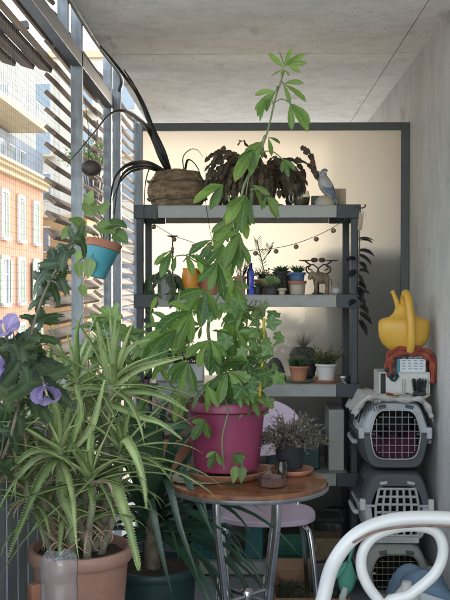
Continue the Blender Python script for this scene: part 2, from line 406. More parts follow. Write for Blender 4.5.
def frosted():
    m, t, b = nt('frosted glass sheet')
    out, mp, nz = noise_col(t, (.51, .465, .385), (.545, .50, .415), 1.2)
    df = t.nodes.new('ShaderNodeBsdfDiffuse'); tl = t.nodes.new('ShaderNodeBsdfTranslucent')
    ms = t.nodes.new('ShaderNodeMixShader'); ms.inputs[0].default_value = PANEL_T
    mc = t.nodes.new('ShaderNodeMix'); mc.data_type = 'RGBA'; mc.blend_type = 'MULTIPLY'; mc.inputs[0].default_value = 1
    L(t, out, mc.inputs[6]); mc.inputs[7].default_value = (.38, .47, .58, 1)
    L(t, mc.outputs[2], df.inputs[0]); L(t, out, tl.inputs[0])
    gl = t.nodes.new('ShaderNodeBsdfGlossy'); gl.inputs['Roughness'].default_value = .5; gl.inputs[0].default_value = (.8, .8, .8, 1)
    m2 = t.nodes.new('ShaderNodeMixShader'); m2.inputs[0].default_value = .04
    L(t, df.outputs[0], ms.inputs[1]); L(t, tl.outputs[0], ms.inputs[2])
    L(t, ms.outputs[0], m2.inputs[1]); L(t, gl.outputs[0], m2.inputs[2])
    L(t, m2.outputs[0], t.nodes['Material Output'].inputs['Surface'])
    return m
PANEL_T = .72
M['frosted'] = frosted()

# ------------------------------------------------------------------ world, sun, camera
SUN_AZ, SUN_EL = R(13), R(12)         # azimuth from +Y towards +X
w = bpy.data.worlds.new("World"); scene.world = w; w.use_nodes = True
sk = w.node_tree.nodes.new('ShaderNodeTexSky'); sk.sky_type = 'NISHITA'; sk.sun_disc = False
sk.sun_elevation = SUN_EL; sk.sun_rotation = SUN_AZ; sk.air_density = 1.0; sk.dust_density = 1.5; sk.ozone_density = 2.0
bg = w.node_tree.nodes['Background']; bg.inputs[1].default_value = 1.0
hs = w.node_tree.nodes.new('ShaderNodeHueSaturation'); hs.inputs['Saturation'].default_value = .40
w.node_tree.links.new(sk.outputs[0], hs.inputs['Color']); w.node_tree.links.new(hs.outputs[0], bg.inputs[0])
sd = bpy.data.lights.new('sun', 'SUN'); sd.energy = 1.5; sd.angle = R(2.6); sd.color = (1, .90, .77)
so = bpy.data.objects.new('sun', sd); COL.objects.link(so)
sv = V((math.sin(SUN_AZ)*math.cos(SUN_EL), math.cos(SUN_AZ)*math.cos(SUN_EL), math.sin(SUN_EL)))
so.rotation_euler = sv.to_track_quat('Z', 'Y').to_euler(); so.location = sv*30
cd = bpy.data.cameras.new('camera'); cam = bpy.data.objects.new('camera', cd); COL.objects.link(cam)
cam.location = (0, 0, 1.42); cd.lens = 57; cd.sensor_width = 36; cd.sensor_fit = 'AUTO'
cam.rotation_euler = V((-22/950, 1, -16/950)).to_track_quat('-Z', 'Y').to_euler()
cd.clip_start = .05; cd.clip_end = 2000
scene.camera = cam
scene.view_settings.view_transform = 'Standard'; scene.view_settings.look = 'None'; scene.view_settings.exposure = 0
scene.cycles.max_bounces = 10; scene.cycles.diffuse_bounces = 5; scene.cycles.transmission_bounces = 8

# ------------------------------------------------------------------ the setting
XW, XL, ZC = .865, -.717, 2.58
def struct(mb, name, m, **k): return mb.build(name, m, kind='structure', **k)
gnd = MB(); gnd.add([(-400, -400, -8), (400, -400, -8), (400, 600, -8), (-400, 600, -8)], [(0, 1, 2, 3)])
struct(gnd, 'ground', M['asphalt'])
YN = 6.95      # next balcony cut short here so sun reaches the glass from behind
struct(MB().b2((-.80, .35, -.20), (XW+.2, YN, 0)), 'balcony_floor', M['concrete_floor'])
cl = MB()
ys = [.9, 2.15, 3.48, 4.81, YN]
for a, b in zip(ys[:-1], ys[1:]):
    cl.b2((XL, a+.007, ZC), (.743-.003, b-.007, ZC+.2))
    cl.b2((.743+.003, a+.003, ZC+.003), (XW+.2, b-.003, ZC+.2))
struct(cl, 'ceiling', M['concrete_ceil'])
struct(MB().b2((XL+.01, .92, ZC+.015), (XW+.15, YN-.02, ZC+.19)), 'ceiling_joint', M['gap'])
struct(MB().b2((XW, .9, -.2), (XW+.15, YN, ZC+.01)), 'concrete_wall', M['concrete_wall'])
# ------------------------------------------------------------------ far buildings
def facade():
    t = thing('orange_building', 'orange rendered house with cream cornice and pale green shuttered windows across the street', 'building', (-12, 46, -8))
    m = MB().b2((-19, 30, -8), (-11, 51.1, 6.4)); m.build('wall', M['facade'], t)
    c = MB().b2((-19.3, 29.8, 6.4), (-10.75, 51.3, 6.62)); c.b2((-19.4, 29.6, 6.62), (-10.5, 51.5, 6.76)); c.b2((-19.5, 29.5, 6.76), (-10.3, 51.7, 6.9))
    c.build('cornice', M['cornice'], t)
    for z0, z1 in ((3.55, 5.55), (.55, 2.55), (-2.6, -.6), (-5.8, -3.8)):
        for k, yy in enumerate((36.4, 39.6, 42.8, 45.9, 49.2)):
            f = MB()
            f.b2((-10.995, yy-.68, z1), (-10.9, yy+.68, z1+.18)); f.b2((-10.995, yy-.68, z0-.16), (-10.82, yy+.68, z0))
            f.b2((-10.995, yy-.68, z0), (-10.9, yy-.5, z1)); f.b2((-10.995, yy+.5, z0), (-10.9, yy+.68, z1))
            fo = f.build('window', M['win_trim'], t)
            if z0 > 3 or k in (3,):
                for q in (-.25, .25):
                    s = MB().b2((-10.99, yy+q-.235, z0+.02), (-10.93, yy+q+.235, z1-.02))
                    for j in range(16):
                        zz = z0+.1+j*(z1-z0-.2)/15
                        s.b2((-10.931, yy+q-.2, zz), (-10.918, yy+q+.2, zz+.05))
                    s.build('shutter', M['shutter'], fo)
            else:
                MB().b2((-10.99, yy-.49, z0+.01), (-10.97, yy+.49, z1-.01)).build('pane', M['win_glass'], fo)
                b = MB().b2((-10.97, yy-.03, z0+.01), (-10.94, yy+.03, z1-.01)); b.b2((-10.968, yy-.49, (z0+z1)/2+.3), (-10.942, yy+.49, (z0+z1)/2+.36)); b.build('glazing_bar', M['win_trim'], fo)
                for q in (-1, 1): MB().b2((-10.90, yy+q*.93-.24, z0+.02), (-10.86, yy+q*.93+.24, z1-.02)).build('shutter', M['shutter'], fo)
facade()
def ochre():
    t = thing('ochre_building', 'ochre rendered wall of the house behind the orange one', 'building', (-12, 60, -8))
    MB().b2((-22, 57, -8), (-9.6, 62, 5.4)).build('wall', M['ochre'], t)
    MB().b2((-22.2, 56.8, 5.4), (-9.4, 62.2, 5.6)).build('coping', M['cornice'], t)
    for (x, z) in ((-12.3, 3.4), (-10.2, 3.4), (-12.3, .2), (-10.2, .2)):
        f = MB().b2((x-.45, 56.95, z-.1), (x+.45, 56.99, z+1.5)).build('window', M['win_trim'], t)
        MB().b2((x-.35, 56.92, z), (x+.35, 56.945, z+1.4)).build('pane', M['win_glass'], f)
ochre()
def block():
    t = thing('apartment_building', 'pale blue grey apartment block with cream balconies above the orange house', 'building', (-16, 55, 0))
    m = MB().b2((-24, 44, -8), (-14.2, 66, 10.4)); m.b2((-24, 38, -8), (-17, 44, 15))
    m.build('wall', M['grey_block'], t)
    for (y0, y1, z) in ((46, 58, 11.0), (40, 49, 13.3)):
        s = MB().b2((-15.5, y0, z-.35), (-12.2, y1, z)).build('balcony', M['cornice'], t)
        r = MB(); q = y0
        while q < y1: r.box((-12.25, q, z+.5), (.05, .05, 1.0)); q += .45
        r.b2((-12.28, y0, z+1.0), (-12.22, y1, z+1.06)); r.build('railing', M['rail_white'], s)
    for k in range(6):
        yy = 45.5+k*2.7
        f = MB().b2((-14.19, yy, 7.6), (-14.1, yy+1.4, 9.8)).build('window', M['win_trim'], t)
        MB().b2((-14.09, yy+.1, 7.7), (-14.06, yy+1.3, 9.7)).build('pane', M['win_glass'], f)
    for k in range(7):
        MB().b2((-16.9, 38.4+k*.8, 9+k*.0), (-13.2, 38.7+k*.8, 9.16)).build('awning_bar', M['terracotta'], t)
block()
def pale():
    t = thing('cream_building', 'pale cream building far down the street, seen between the wooden blades', 'building', (-15, 74, -8))
    MB().b2((-26, 74, -8), (-7.6, 86, 19)).build('wall', M['cream_wall'], t)
    MB().b2((-26.3, 73.6, 19), (-7.3, 86.3, 19.5)).build('cornice', M['cornice'], t)
    for i in range(5):
        for j in range(7):
            x = -22.5+i*3.3; z = -6+j*3.5
            f = MB().b2((x-.75, 73.9, z-.1), (x+.75, 73.97, z+2.1)).build('window', M['win_trim'], t)
            MB().b2((x-.55, 73.84, z), (x+.55, 73.885, z+2)).build('pane', M['win_glass'], f)
            if (i+j) % 2: MB().b2((x-.95, 72.9, z-.25), (x+.95, 73.88, z-.12)).build('balcony', M['cornice'], f)
pale()
def tree(name_lbl, x, y, z0, h, r, seed):
    rnd = random.Random(seed)
    t = thing('tree', name_lbl, 'tree', (x, y, z0))
    tr = MB(); base = V((x, y, z0))
    tr.tube([base, base+V((.1, 0, h*.3)), base+V((0, .2, h*.6)), base+V((.2, 0, h*.8))], [.28, .22, .14, .05], 8)
    cr = MB()
    for k in range(16):
        a = rnd.uniform(0, 2*PI); e = rnd.uniform(-.3, 1.2)
        c = base+V((0, 0, h*.68))+V((math.cos(a)*math.cos(e), math.sin(a)*math.cos(e), math.sin(e)*1.1))*r*rnd.uniform(.45, .95)
        tr.tube([base+V((0, .1, h*.5)), (base+V((0, 0, h*.6))+c)/2, c], [.08, .05, .02], 5)
        for j in range(130):
            p = c+V((rnd.gauss(0, 1), rnd.gauss(0, 1), rnd.gauss(0, .8)))*r*.2
            d = V((rnd.uniform(-1, 1), rnd.uniform(-1, 1), rnd.uniform(-.8, .3)))
            leaf(cr, p, d, .26, .13, .3, n=2, rnd=rnd)
    tr.build('trunk', M['bark'], t); cr.build('crown', M['tree_leaf'], t)
tree('light green tree behind the wooden louvres, seen high up beside the zinc post', -10.6, 66, -8, 26, 2.0, 3)

# ------------------------------------------------------------------ screen, louvres, balustrade, net
def screen():
    t = thing('louvre_screen', 'tall wooden louvre screen with zinc grey posts along the open side', 'screen', (-.78, 4.6, 0))
    def post(x, yy, wx, wy, z0=0, z1=ZC+.3): MB().b2((x-wx/2, yy-wy/2, z0), (x+wx/2, yy+wy/2, z1)).build('post', M['steel_blue'], t, .002)
    post(-.745, 4.16, .05, .03); post(-.757, 5.16, .043, .04); post(-.706, 5.16, .043, .03)
    post(-.75, 3.30, .05, .035, 2.41); post(-.745, 3.85, .045, .03, 2.41)
    MB().b2((-.765, .9, 2.37), (-.72, 5.13, 2.435)).build('rail', M['steel_beam'], t, .002)
    # blades: stop at the posts' bracket
    def blades(y0, y1, z0, z1, x=-.825, pitch=.072, tilt=40, ch=.058):
        z = z0
        while z < z1:
            rj = random.Random(int(z*1000)+int(y0*77))
            mb = MB(); mb.box((x, (y0+y1)/2, z), (ch, y1-y0, .019), (R(rj.uniform(-.3, .3)), R(tilt+rj.uniform(-3, 3)), 0))
            mb.build('slat', M['slat'], t, .003)
            z += pitch
    blades(3.97, 5.15, .12, 2.60)
    blades(5.22, 6.75, .14, 2.60)
    blades(1.2, 3.95, 2.36, 2.62, pitch=.078)
    MB().b2((-.81, 6.76, 0), (-.77, 6.80, 2.6)).build('blade_carrier', M['steel_blue'], t, .002)
screen()
def awning():
    t = thing('slatted_awning', 'brown slatted wooden awning hanging outside, high in the left corner', 'awning', (-1.1, 3.6, 2.3))
    for k in range(10):
        x = -.865-k*.060
        MB().box((x, 3.28-k*.075, 2.345-k*.003), (.059, 1.6, .022), (0, R(18), 0)).build('board', M['awning_wood'], t, .003)
    for yy in (3.0, 3.75): MB().box((-1.14, yy, 2.40), (.56, .03, .03), (0, R(-9), 0)).build('crossbar', M['steel_dark'], t)
awning()
solo(MB().tube(spline([(XL+.006, .95, ZC-.015), (XL+.008, 3, ZC-.018), (XL+.004, 4.4, ZC-.02), (XL+.05, 5.0, ZC-.06), (XL+.03, 5.12, ZC-.12)], 6), .010, 8),
     'cable', M['steel_dark'], 'thick dark cable running along the left edge of the ceiling', 'cable')
def balustrade():
    t = thing('balustrade', 'grey balcony railing of closely set flat vertical bars at lower left', 'railing', (-.74, 2.5, 0))
    yy = .5; k = 0
    while yy < 4.1:
        MB().b2((-.752, yy, .06), (-.742, yy+.132, .985)).build('bar', M['steel_blue'], t, .001); yy += .142; k += 1
    MB().b2((-.765, .45, .985), (-.725, 4.13, 1.02)).build('top_rail', M['steel_blue'], t, .003)
    MB().b2((-.765, .45, .03), (-.725, 4.13, .06)).build('bottom_rail', M['steel_blue'], t, .003)
balustrade()
nm = MB()
yy = 1.9
while yy < 4.14: nm.tube([(-.815, yy, 1.02), (-.812, yy, 2.36)], .00045, 3, False); yy += .028
z = 1.04
while z < 2.36: nm.tube([(-.8142, 1.9, z), (-.8142, 4.13, z)], .00045, 3, False); z += .028
solo(nm, 'bird_net', M['net'], 'fine dark mesh net stretched over the opening at upper left', 'net')

def cabinet():
    t = thing('shade_cabinet', 'unseen cabinet added on the next balcony to shade the frosted glass from behind', 'cabinet', (.2, 5.4, 0))  # unseen, added to throw shade on the lower part of the glass
    MB().b2((-.52, 5.22, .02), (.84, 5.62, .86)).build('carcass', M['carrier_beige'], t, .01)
    MB().b2((-.54, 5.20, .861), (.855, 5.64, .885)).build('top', M['carrier_light'], t, .004)
    for x in (-.5, -.05, .40): MB().b2((x, 5.621, .06), (x+.42, 5.635, .84)).build('door', M['carrier_light'], t, .003)
    MB().b2((.42, 5.24, .887), (.84, 5.6, 1.62)).build('upper_unit', M['carrier_beige'], t, .01)  # added to darken the glass at the right
    t = thing('shade_planter', 'unseen leafy pot plant added on the next balcony to cast a blurred shadow on the glass', 'potted plant', (.22, 5.43, .886))  # unseen, added for the round shadow on the glass
    c = V((.22, 5.43, .886)); pot(t, c, .07, .10, .18, M['terracotta'], .01, .03)
    rnd = random.Random(77); lf = MB()
    for i in range(420):
        d = V((rnd.gauss(0, 1), rnd.gauss(0, .7), rnd.gauss(.2, .8))).normalized(); p = c+V((.04, 0, .27))+V((d.x*.13, d.y*.11, d.z*.10))*rnd.uniform(.4, 1)
        leaf(lf, p, d, .09, .05, .5, n=3, rnd=rnd)
    lf.build('foliage', M['fern'], t, smooth=180)
def partition():
    t = thing('partition_screen', 'frosted glass partition in a dark grey steel frame behind the shelf', 'partition', (.15, 5.1, 0))
    x0, x1, zt = -.60, .862, 2.28
    f = MB()
    f.b2((x0, 5.08, 0), (x0+.042, 5.12, zt)).build('post', M['steel_blue'], t, .002)
    MB().b2((x1-.042, 5.08, 0), (x1, 5.12, zt)).build('post', M['steel_dark'], t, .002)
    MB().b2((x0+.043, 5.081, zt-.04), (x1-.043, 5.119, zt)).build('top_bar', M['steel_dark'], t, .002)
    MB().b2((x0+.043, 5.081, .02), (x1-.043, 5.119, .06)).build('bottom_bar', M['steel_dark'], t, .002)
    g = MB(); g.add([(x0+.035, 5.1, .05), (x1-.035, 5.1, .05), (x1-.035, 5.1, zt-.03), (x0+.035, 5.1, zt-.03)], [(0, 1, 2, 3)])
    g.build('glass_sheet', M['frosted'], t)
partition()

# ------------------------------------------------------------------ shelf unit
SX = .518
ZS = [1.798, 1.367, .936, .505, .073]
def shelf():
    t = thing('shelving_unit', 'anthracite steel shelving unit with five grey shelves full of plants', 'shelving', (0, 4.8, 0))
    for sx in (-1, 1):
        for yy, rr_ in ((4.60, 0), (5.0, 0)):
            MB().b2((sx*SX-.017, yy-.017, 0), (sx*SX+.017, yy+.017, 1.80)).build('post', M['shelf_post'], t, .004)
    for z in ZS:
        s = MB()
        s.b2((-.43, 4.575, z-.058), (.43, 4.580, z-.002))
        s.b2((-.43, 5.02, z-.058), (.43, 5.025, z-.002))
        s.b2((-.49, 4.575, z-.002), (.49, 5.025, z+.001))
        s.b2((-.43, 4.58, z-.058), (.43, 4.59, z-.055))
        so_ = s.build('shelf', M['shelf_lip'], t, .001)
        for sx in (-1, 1):
            k = MB()
            k.b2((min(sx*.432, sx*.545), 4.571, z-.062), (max(sx*.432, sx*.545), 4.583, z+.004))
            k.b2((min(sx*.535, sx*.547), 4.584, z-.06), (max(sx*.535, sx*.547), 5.03, z+.003))
            k.b2((min(sx*.432, sx*.545), 5.018, z-.06), (max(sx*.432, sx*.545), 5.03, z+.003))
            k.build('corner_bracket', M['shelf_post'], so_, .002)
shelf()

# ------------------------------------------------------------------ generic pots
def pot_prof(r0, r1, h, rim=.012, rimh=.03, wall=.008):
    return [(r0*.96, 0), (r0, .004), (r1-.004, h-rimh-.002), (r1+rim*.6, h-rimh), (r1+rim, h-rimh+.005), (r1+rim, h-.005), (r1+rim-.004, h), (r1-wall+.004, h), (r1-wall, h-.006), (r1-wall-.003, h-rimh*.8), (r1-wall-.01, h-rimh-.004)]
def pot(t, c, r0, r1, h, m, rim=.008, rimh=.02, soil=True, sq=1, rot=None):
    a = MB().lathe(c, pot_prof(r0, r1, h, rim, rimh, max(.003, r1*.06)), 36, rot=rot).build('pot', m, t)
    if soil:
        q = r1*.9; rnd = random.Random(int(h*1000)+int(c[0]*100))
        mm = Euler(rot).to_matrix() if rot else Matrix.Identity(3)
        s = MB(); n = 24
        vs = [V(c)+mm@V((0, 0, h-rimh*.55))]
        for rr_ in (.33, .66, 1):
            for k in range(n):
                g = 2*PI*k/n
                vs.append(V(c)+mm@V((q*rr_*math.cos(g), q*rr_*math.sin(g), h-rimh*.6+rnd.uniform(-.003, .004))))
        fs = [(0, 1+k, 1+(k+1) % n) for k in range(n)]+[(1+j*n+k, 1+(j+1)*n+k, 1+(j+1)*n+(k+1) % n, 1+j*n+(k+1) % n) for j in range(2) for k in range(n)]
        s.add(vs, fs); s.build('soil', M['soil'], t)
    return a
def saucer(c, r, m, label, h=.018):
    return solo(MB().lathe(c, [(r*.8, 0), (r*.85, .002), (r, h-.002), (r, h), (r-.005, h), (r*.8, .006), (0, .006)], 36), 'saucer', m, label, 'saucer')

cabinet()

# ------------------------------------------------------------------ table, chairs
def table():
    t = thing('round_table', 'small round bistro table with varnished wooden top, metal rim and chromed legs', 'table', (0, 3.26, 0))
    m = MB().lathe((0, 3.26, .728), [(0, 0), (.272, 0), (.275, .002), (.275, .020), (.273, .022), (0, .022)], 72)
    m.build('tabletop', M['wood_top'], t)
    MB().lathe((0, 3.26, .7215), [(.264, 0), (.279, 0), (.2805, .002), (.2805, .014), (.2775, .015), (.2765, .006), (.264, .006)], 72).build('rim', M['alu'], t)
    for k, a in enumerate((52, 128, 232, 308)):
        ca, sa = math.cos(R(a)), math.sin(R(a))
        P = lambda r, z: V((ca*r, 3.26+sa*r*.85, z))
        MB().tube(spline([P(.165, .72), P(.16, .60), P(.125, .40), P(.12, .30), P(.15, .14), P(.21, .012)], 8), .0135, 12).build('leg', M['chrome'], t)
        MB().tube([P(.122, .345), P(.004, .345)], .008, 8).build('stretcher', M['chrome'], t)
        MB().ball(P(.21, .013), .017, 10, (1, 1, .7)).build('foot', M['black_plastic'], t)
    MB().lathe((0, 3.26, .325), [(.02, 0), (.022, .004), (.022, .036), (.02, .04)], 16).build('hub', M['chrome'], t)
table()
def lilac_chair():
    cx, cy = .085, 4.03
    t = thing('lilac_chair', 'retro lilac laminate chair with chromed legs pushed behind the round table', 'chair', (cx, cy, 0))
    s = MB(); n = 40; vs = []
    def ring(k, zz): return [V((cx+.205*(1-k)*math.copysign(abs(math.cos(2*PI*i/n))**.8, math.cos(2*PI*i/n)), cy+.19*(1-k)*math.copysign(abs(math.sin(2*PI*i/n))**.8, math.sin(2*PI*i/n)), zz)) for i in range(n)]
    for k, zz in ((.03, .430), (0, .434), (0, .450), (.02, .454), (.3, .451), (.7, .449)): vs += ring(k, zz)
    fs = [(j*n+i, j*n+(i+1) % n, (j+1)*n+(i+1) % n, (j+1)*n+i) for j in range(5) for i in range(n)]
    fs += [tuple(range(n-1, -1, -1)), tuple(5*n+i for i in range(n))]
    s.add(vs, fs); s.build('seat', M['lilac'], t)
    b = MB(); vs = []
    def bring(k, off): 
        out = []
        for i in range(n):
            a = 2*PI*i/n; x = .19*(1-k)*math.copysign(abs(math.cos(a))**.95, math.cos(a)); zz = .125*(1-k)*math.copysign(abs(math.sin(a))**.95, math.sin(a))
            out.append(V((cx-.03+x, cy+.235+zz*.25-x*x*1.2+off, .775+zz)))
        return out
    for k, o_ in ((.5, .0), (.03, .0), (0, .004), (0, .012), (.03, .016), (.5, .016)): vs += bring(k, o_)
    b.add(vs, fs); b.build('backrest', M['lilac'], t)
    for sx in (-1, 1):
        MB().tube(spline([(cx+sx*.12, cy-.02, .428), (cx+sx*.155, cy-.13, .422), (cx+sx*.175, cy-.165, .38), (cx+sx*.20, cy-.19, .15), (cx+sx*.21, cy-.20, .01)], 6), .011, 10).build('leg', M['chrome'], t)
        MB().tube(spline([(cx-.03+sx*.10, cy+.243, .78), (cx+sx*.13, cy+.19, .60), (cx+sx*.14, cy+.13, .42), (cx+sx*.165, cy+.17, .30), (cx+sx*.19, cy+.22, .01)], 6), .011, 10).build('leg', M['chrome'], t)
lilac_chair()

def white_chair():
    Y = 2.0
    t = thing('white_chair', 'white painted bentwood chair with looped back in the right foreground', 'chair', (.42, Y-.2, 0))
    P = lambda px, py, dy=0: at(px, py, Y+dy)
    pts = [V((.185, Y-.08, .47)), P(320, 640, -.02), P(326, 590), P(336, 560), P(357, 535), P(388, 521.5), P(425, 518), P(465, 521), P(505, 535), P(532, 565), P(540, 610, -.02), V((.615, Y-.08, .47))]
    h = spline(pts, 8); n = len(h)
    MB().tube(h, .0158, 16).build('outer_hoop', M['white_paint'], t)
    i2 = spline([V((.50, Y-.06, .47)), P(392, 618), P(366, 582), P(362, 556), P(375, 536), P(404, 526.5), P(433, 530), P(443, 548), P(436, 572), P(412, 594), P(380, 618), V((.255, Y-.06, .47))], 8)
    MB().tube(i2, .0116, 14).build('inner_loop', M['white_paint'], t)
    w_ = spline([P(353, 543, -.018), P(375, 532, -.020), P(405, 526.8, -.021), P(440, 526, -.021), P(470, 529.5, -.020)], 8)
    MB().tube(w_, .003, 6, flat=.9).build('worn_edge', M['brown_wear'], t)
    # seat and legs (below the frame)
    MB().lathe((.40, Y-.26, .44), [(.0, 0), (.195, 0), (.205, .008), (.205, .024), (.195, .032), (.16, .028), (0, .026)], 48).build('seat', M['white_paint'], t)
    for (x, y) in ((.235, -.40), (.565, -.40)):
        MB().tube([(x, Y+y, .44), (x*1.0+(x-.4)*.1, Y+y-.02, 0)], [.017, .012], 12).build('leg', M['white_paint'], t)
    for x in (.185, .615):
        MB().tube([(x, Y-.08, .48), (x+(x-.4)*.1, Y+.02, 0)], [.018, .013], 12).build('leg', M['white_paint'], t)
white_chair()

# ------------------------------------------------------------------ pet carriers
def outline(cx, z0, z1, w0, wm, w1, zm, n=11, p=.32):
    "closed outline going up the right side, over the top and down the left: lower half / upper half"
    up = []; lo = []
    for k in range(n*2+1):
        a = PI*k/(n*2)
        c, s_ = math.cos(a), math.sin(a)
        x = math.copysign(abs(c)**p, c); z = abs(s_)**p
        wt = wm+(w1-wm)*z
        up.append((cx+x*wt/2, zm+(z1-zm)*z))
        wt = wm+(w0-wm)*z
        lo.append((cx+x*wt/2, zm-(zm-z0)*z))
    return up, lo
def half_shell(lines, flip):
    mb = MB(); n = len(lines[0]); vs = [p for l in lines for p in l]
    fs = []
    for j in range(len(lines)-1):
        for i in range(n-1):
            q = (j*n+i, j*n+i+1, (j+1)*n+i+1, (j+1)*n+i)
            fs.append(q if not flip else q[::-1])
    mb.add(vs, fs); return mb
def carrier(name_lbl, cx, y0, z0, z1, W, D, mu, ml, md, grid, wire, latch, group='stacked pet carriers', door=(.16, .13), blanket=None):
    t = thing('pet_carrier', name_lbl, 'pet carrier', (cx, y0, z0), group)
    zm = z0+(z1-z0)*.52; H = z1-z0
    dz0, dz1 = z0+H*door[0], z1-H*door[1]
    dw = W*.72
    def o2(k, dy, s=1.0, dh=0):
        u, l = outline(cx, z0+dh, z1-dh, W*.80*s, W*s, W*.72*s, zm)
        return [V((x, y0+dy, z)) for x, z in u], [V((x, y0+dy, z)) for x, z in l]
    def dr(dy, s=1.0):
        u, l = outline(cx, dz0, dz1, dw*.86*s, dw*s, dw*.78*s, zm, p=.38)
        return [V((x, y0+dy, z)) for x, z in u], [V((x, y0+dy, z)) for x, z in l]
    secs = [dr(.035), dr(.012), dr(.004, 1.02), o2(0, .006, .93, .012), o2(0, .022, .985, .003), o2(0, .05), o2(0, D*.3, 1.03), o2(0, D*.32, 1.05), o2(0, D*.36, 1.05), o2(0, D*.38, 1.03), o2(0, D*.7, 1.03), o2(0, D-.04, .98, .004), o2(0, D-.005, .88, .02), o2(0, D, .6, .06), o2(0, D, .05, H*.4)]
    u = half_shell([s[0] for s in secs], False)
    u.build('upper_shell', mu, t, smooth=50)
    l = half_shell([s[1] for s in secs], True)
    l.build('lower_shell', ml, t, smooth=50)
    # seam flange round the sides
    fl = MB(); path = [(cx-W*.30, y0+.002), (cx-W*.47, y0+.012), (cx-W*.515, y0+.06), (cx-W*.53, y0+D*.5), (cx-W*.5, y0+D-.03), (cx-W*.3, y0+D+.004), (cx+W*.3, y0+D+.004), (cx+W*.5, y0+D-.03), (cx+W*.53, y0+D*.5), (cx+W*.515, y0+.06), (cx+W*.47, y0+.012), (cx+W*.30, y0+.002)]
    n_ = [V((a, b, zm)) for a, b in path]
    half = spline(n_[:6], 5)+spline(n_[6:], 5)
    fl.tube(half, .008, 8, flat=.8); fl.build('seam_flange', ml, t)
    # near-black sheets put shade inside the door opening
    MB().b2((cx-dw*.50, y0+.037, dz0-.006), (cx+dw*.50, y0+.30, dz0)).build('floor_shade', M['carrier_inside'], t)
    MB().b2((cx-dw*.52, y0+.30, dz0-.01), (cx+dw*.52, y0+.306, dz1+.01)).build('back_shade', M['carrier_inside'], t)
    if blanket:
        b = MB(); rnd = random.Random(5); N = 14; vs = []
        for j in range(N+1):
            for i in range(N+1):
                x = cx-dw*.46+dw*.92*i/N; yy = y0+.045+.2*j/N
                vs.append(V((x, yy, dz0+.0+min(1, j/2)*(H*.28+.018*math.sin(i*1.1)+.012*math.sin(i*2.3+j)+rnd.uniform(-.004, .004)))))
        b.add(vs, [(j*(N+1)+i, j*(N+1)+i+1, (j+1)*(N+1)+i+1, (j+1)*(N+1)+i) for j in range(N) for i in range(N)])
        tag(b.build('blanket', M['pink_blanket'], t, smooth=180))
    # door
    yd = y0-.002
    def inside(x, z):
        f = (z-zm)/((dz1-zm) if z > zm else (zm-dz0))
        f = min(1, abs(f)); hw = dw/2*((1-f**2.6)**.38)*(1-(.22 if z > zm else .14)*f)
        return abs(x-cx) < hw
    du, dl = dr(yd-y0, .99)
    ringp = [p for p in du]+[p for p in dl[::-1]][1:-1]
    ringp.append(ringp[0])
    nx, nz = grid
    if wire == 'plastic':
        g = MB()
        hw = dw*.42; zz0, zz1 = dz0+.012, dz1-.012
        for i in range(nx+1):
            f = -1+2*i/nx
            g.tube([(cx+f*hw*.97, yd, zz0), (cx+f*hw, yd, zm), (cx+f*hw*.84, yd, zz1)], .0062, 6)
        for j in range(nz+1):
            z = zz0+(zz1-zz0)*j/nz
            k = (.97 if z < zm else 1-.16*(z-zm)/(zz1-zm))
            g.tube([(cx-hw*k, yd, z), (cx+hw*k, yd, z)], .0062, 6)
        d = g.build('door', md, t)
        MB().b2((cx-hw*1.02, yd-.004, zz0-.034), (cx+hw*1.02, yd+.006, zz0-.006)).build('door_sill', md, d, .004)
    else:
        g = MB(); g.tube(ringp, .0034, 6, False)
        hw = dw/2
        for i in range(1, nx):
            x = cx-hw+2*hw*i/nx
            zs = [dz0+(dz1-dz0)*k/60 for k in range(61)]
            zs = [z for z in zs if inside(x, z)]
            if len(zs) > 2: g.tube([(x, yd, zs[0]), (x, yd, zs[-1])], .0017, 5, False)
        for j in range(1, nz):
            z = dz0+(dz1-dz0)*j/nz
            xs = [cx-hw+2*hw*k/60 for k in range(61)]
            xs = [x for x in xs if inside(x, z)]
            if len(xs) > 2: g.tube([(xs[0], yd-.003, z), (xs[-1], yd-.003, z)], .0017, 5, False)
        g.build('door', md, t)
    for x in (-.12, .12):
        MB().box((cx+W*x*1.6, y0-.001, dz1+H*.045), (.035, .016, .014), (0, R(-10 if x > 0 else 10)*-1, 0)).build('hinge_tab', ml if mu != ml else M['carrier_dark'], t, .003)
    for sx in (-1, 1):
        MB().b2((min(cx+sx*W*.44, cx+sx*W*.52), y0-.002, zm-.022), (max(cx+sx*W*.44, cx+sx*W*.52), y0+.03, zm+.03)).build('side_latch', latch, t, .005)
        for k in range(5):
            yy = y0+.12+k*.045
            MB().box((cx+sx*W*.438*1.03, yy, zm+H*.20), (.012, .018, H*.2), (0, R(-14*sx), 0)).build('vent', M['carrier_inside'], t, .003)
        MB().tube(spline([(cx+sx*W*.53, y0+.10, zm-.05), (cx+sx*W*.555, y0+.13, zm-.052), (cx+sx*W*.555, y0+.30, zm-.052), (cx+sx*W*.53, y0+.33, zm-.05)], 5), .011, 8).build('side_handle', latch, t)
    hp = spline([(cx-.075, y0+D*.45, z1-.004), (cx-.06, y0+D*.45, z1+.012), (cx+.06, y0+D*.45, z1+.012), (cx+.075, y0+D*.45, z1-.004)], 5)
    MB().tube(hp, .006, 8).build('carry_handle', ml, t)
    return t
carrier('topmost grey pet carrier with wire door, plum blanket inside and a towel draped over it', .672, 4.30, .578, .892, .318, .48, M['carrier_light'], M['carrier_dark'], M['wire'], (8, 7), 'wire', M['carrier_light'], blanket=1)
carrier('middle pet carrier with dark hood, pale base and white plastic lattice door',   .680, 4.30, .246, .570, .322, .48, M['carrier_dark'], M['carrier_light'], M['porcelain'], (6, 6), 'plastic', M['white_plastic'], door=(.07, .20))
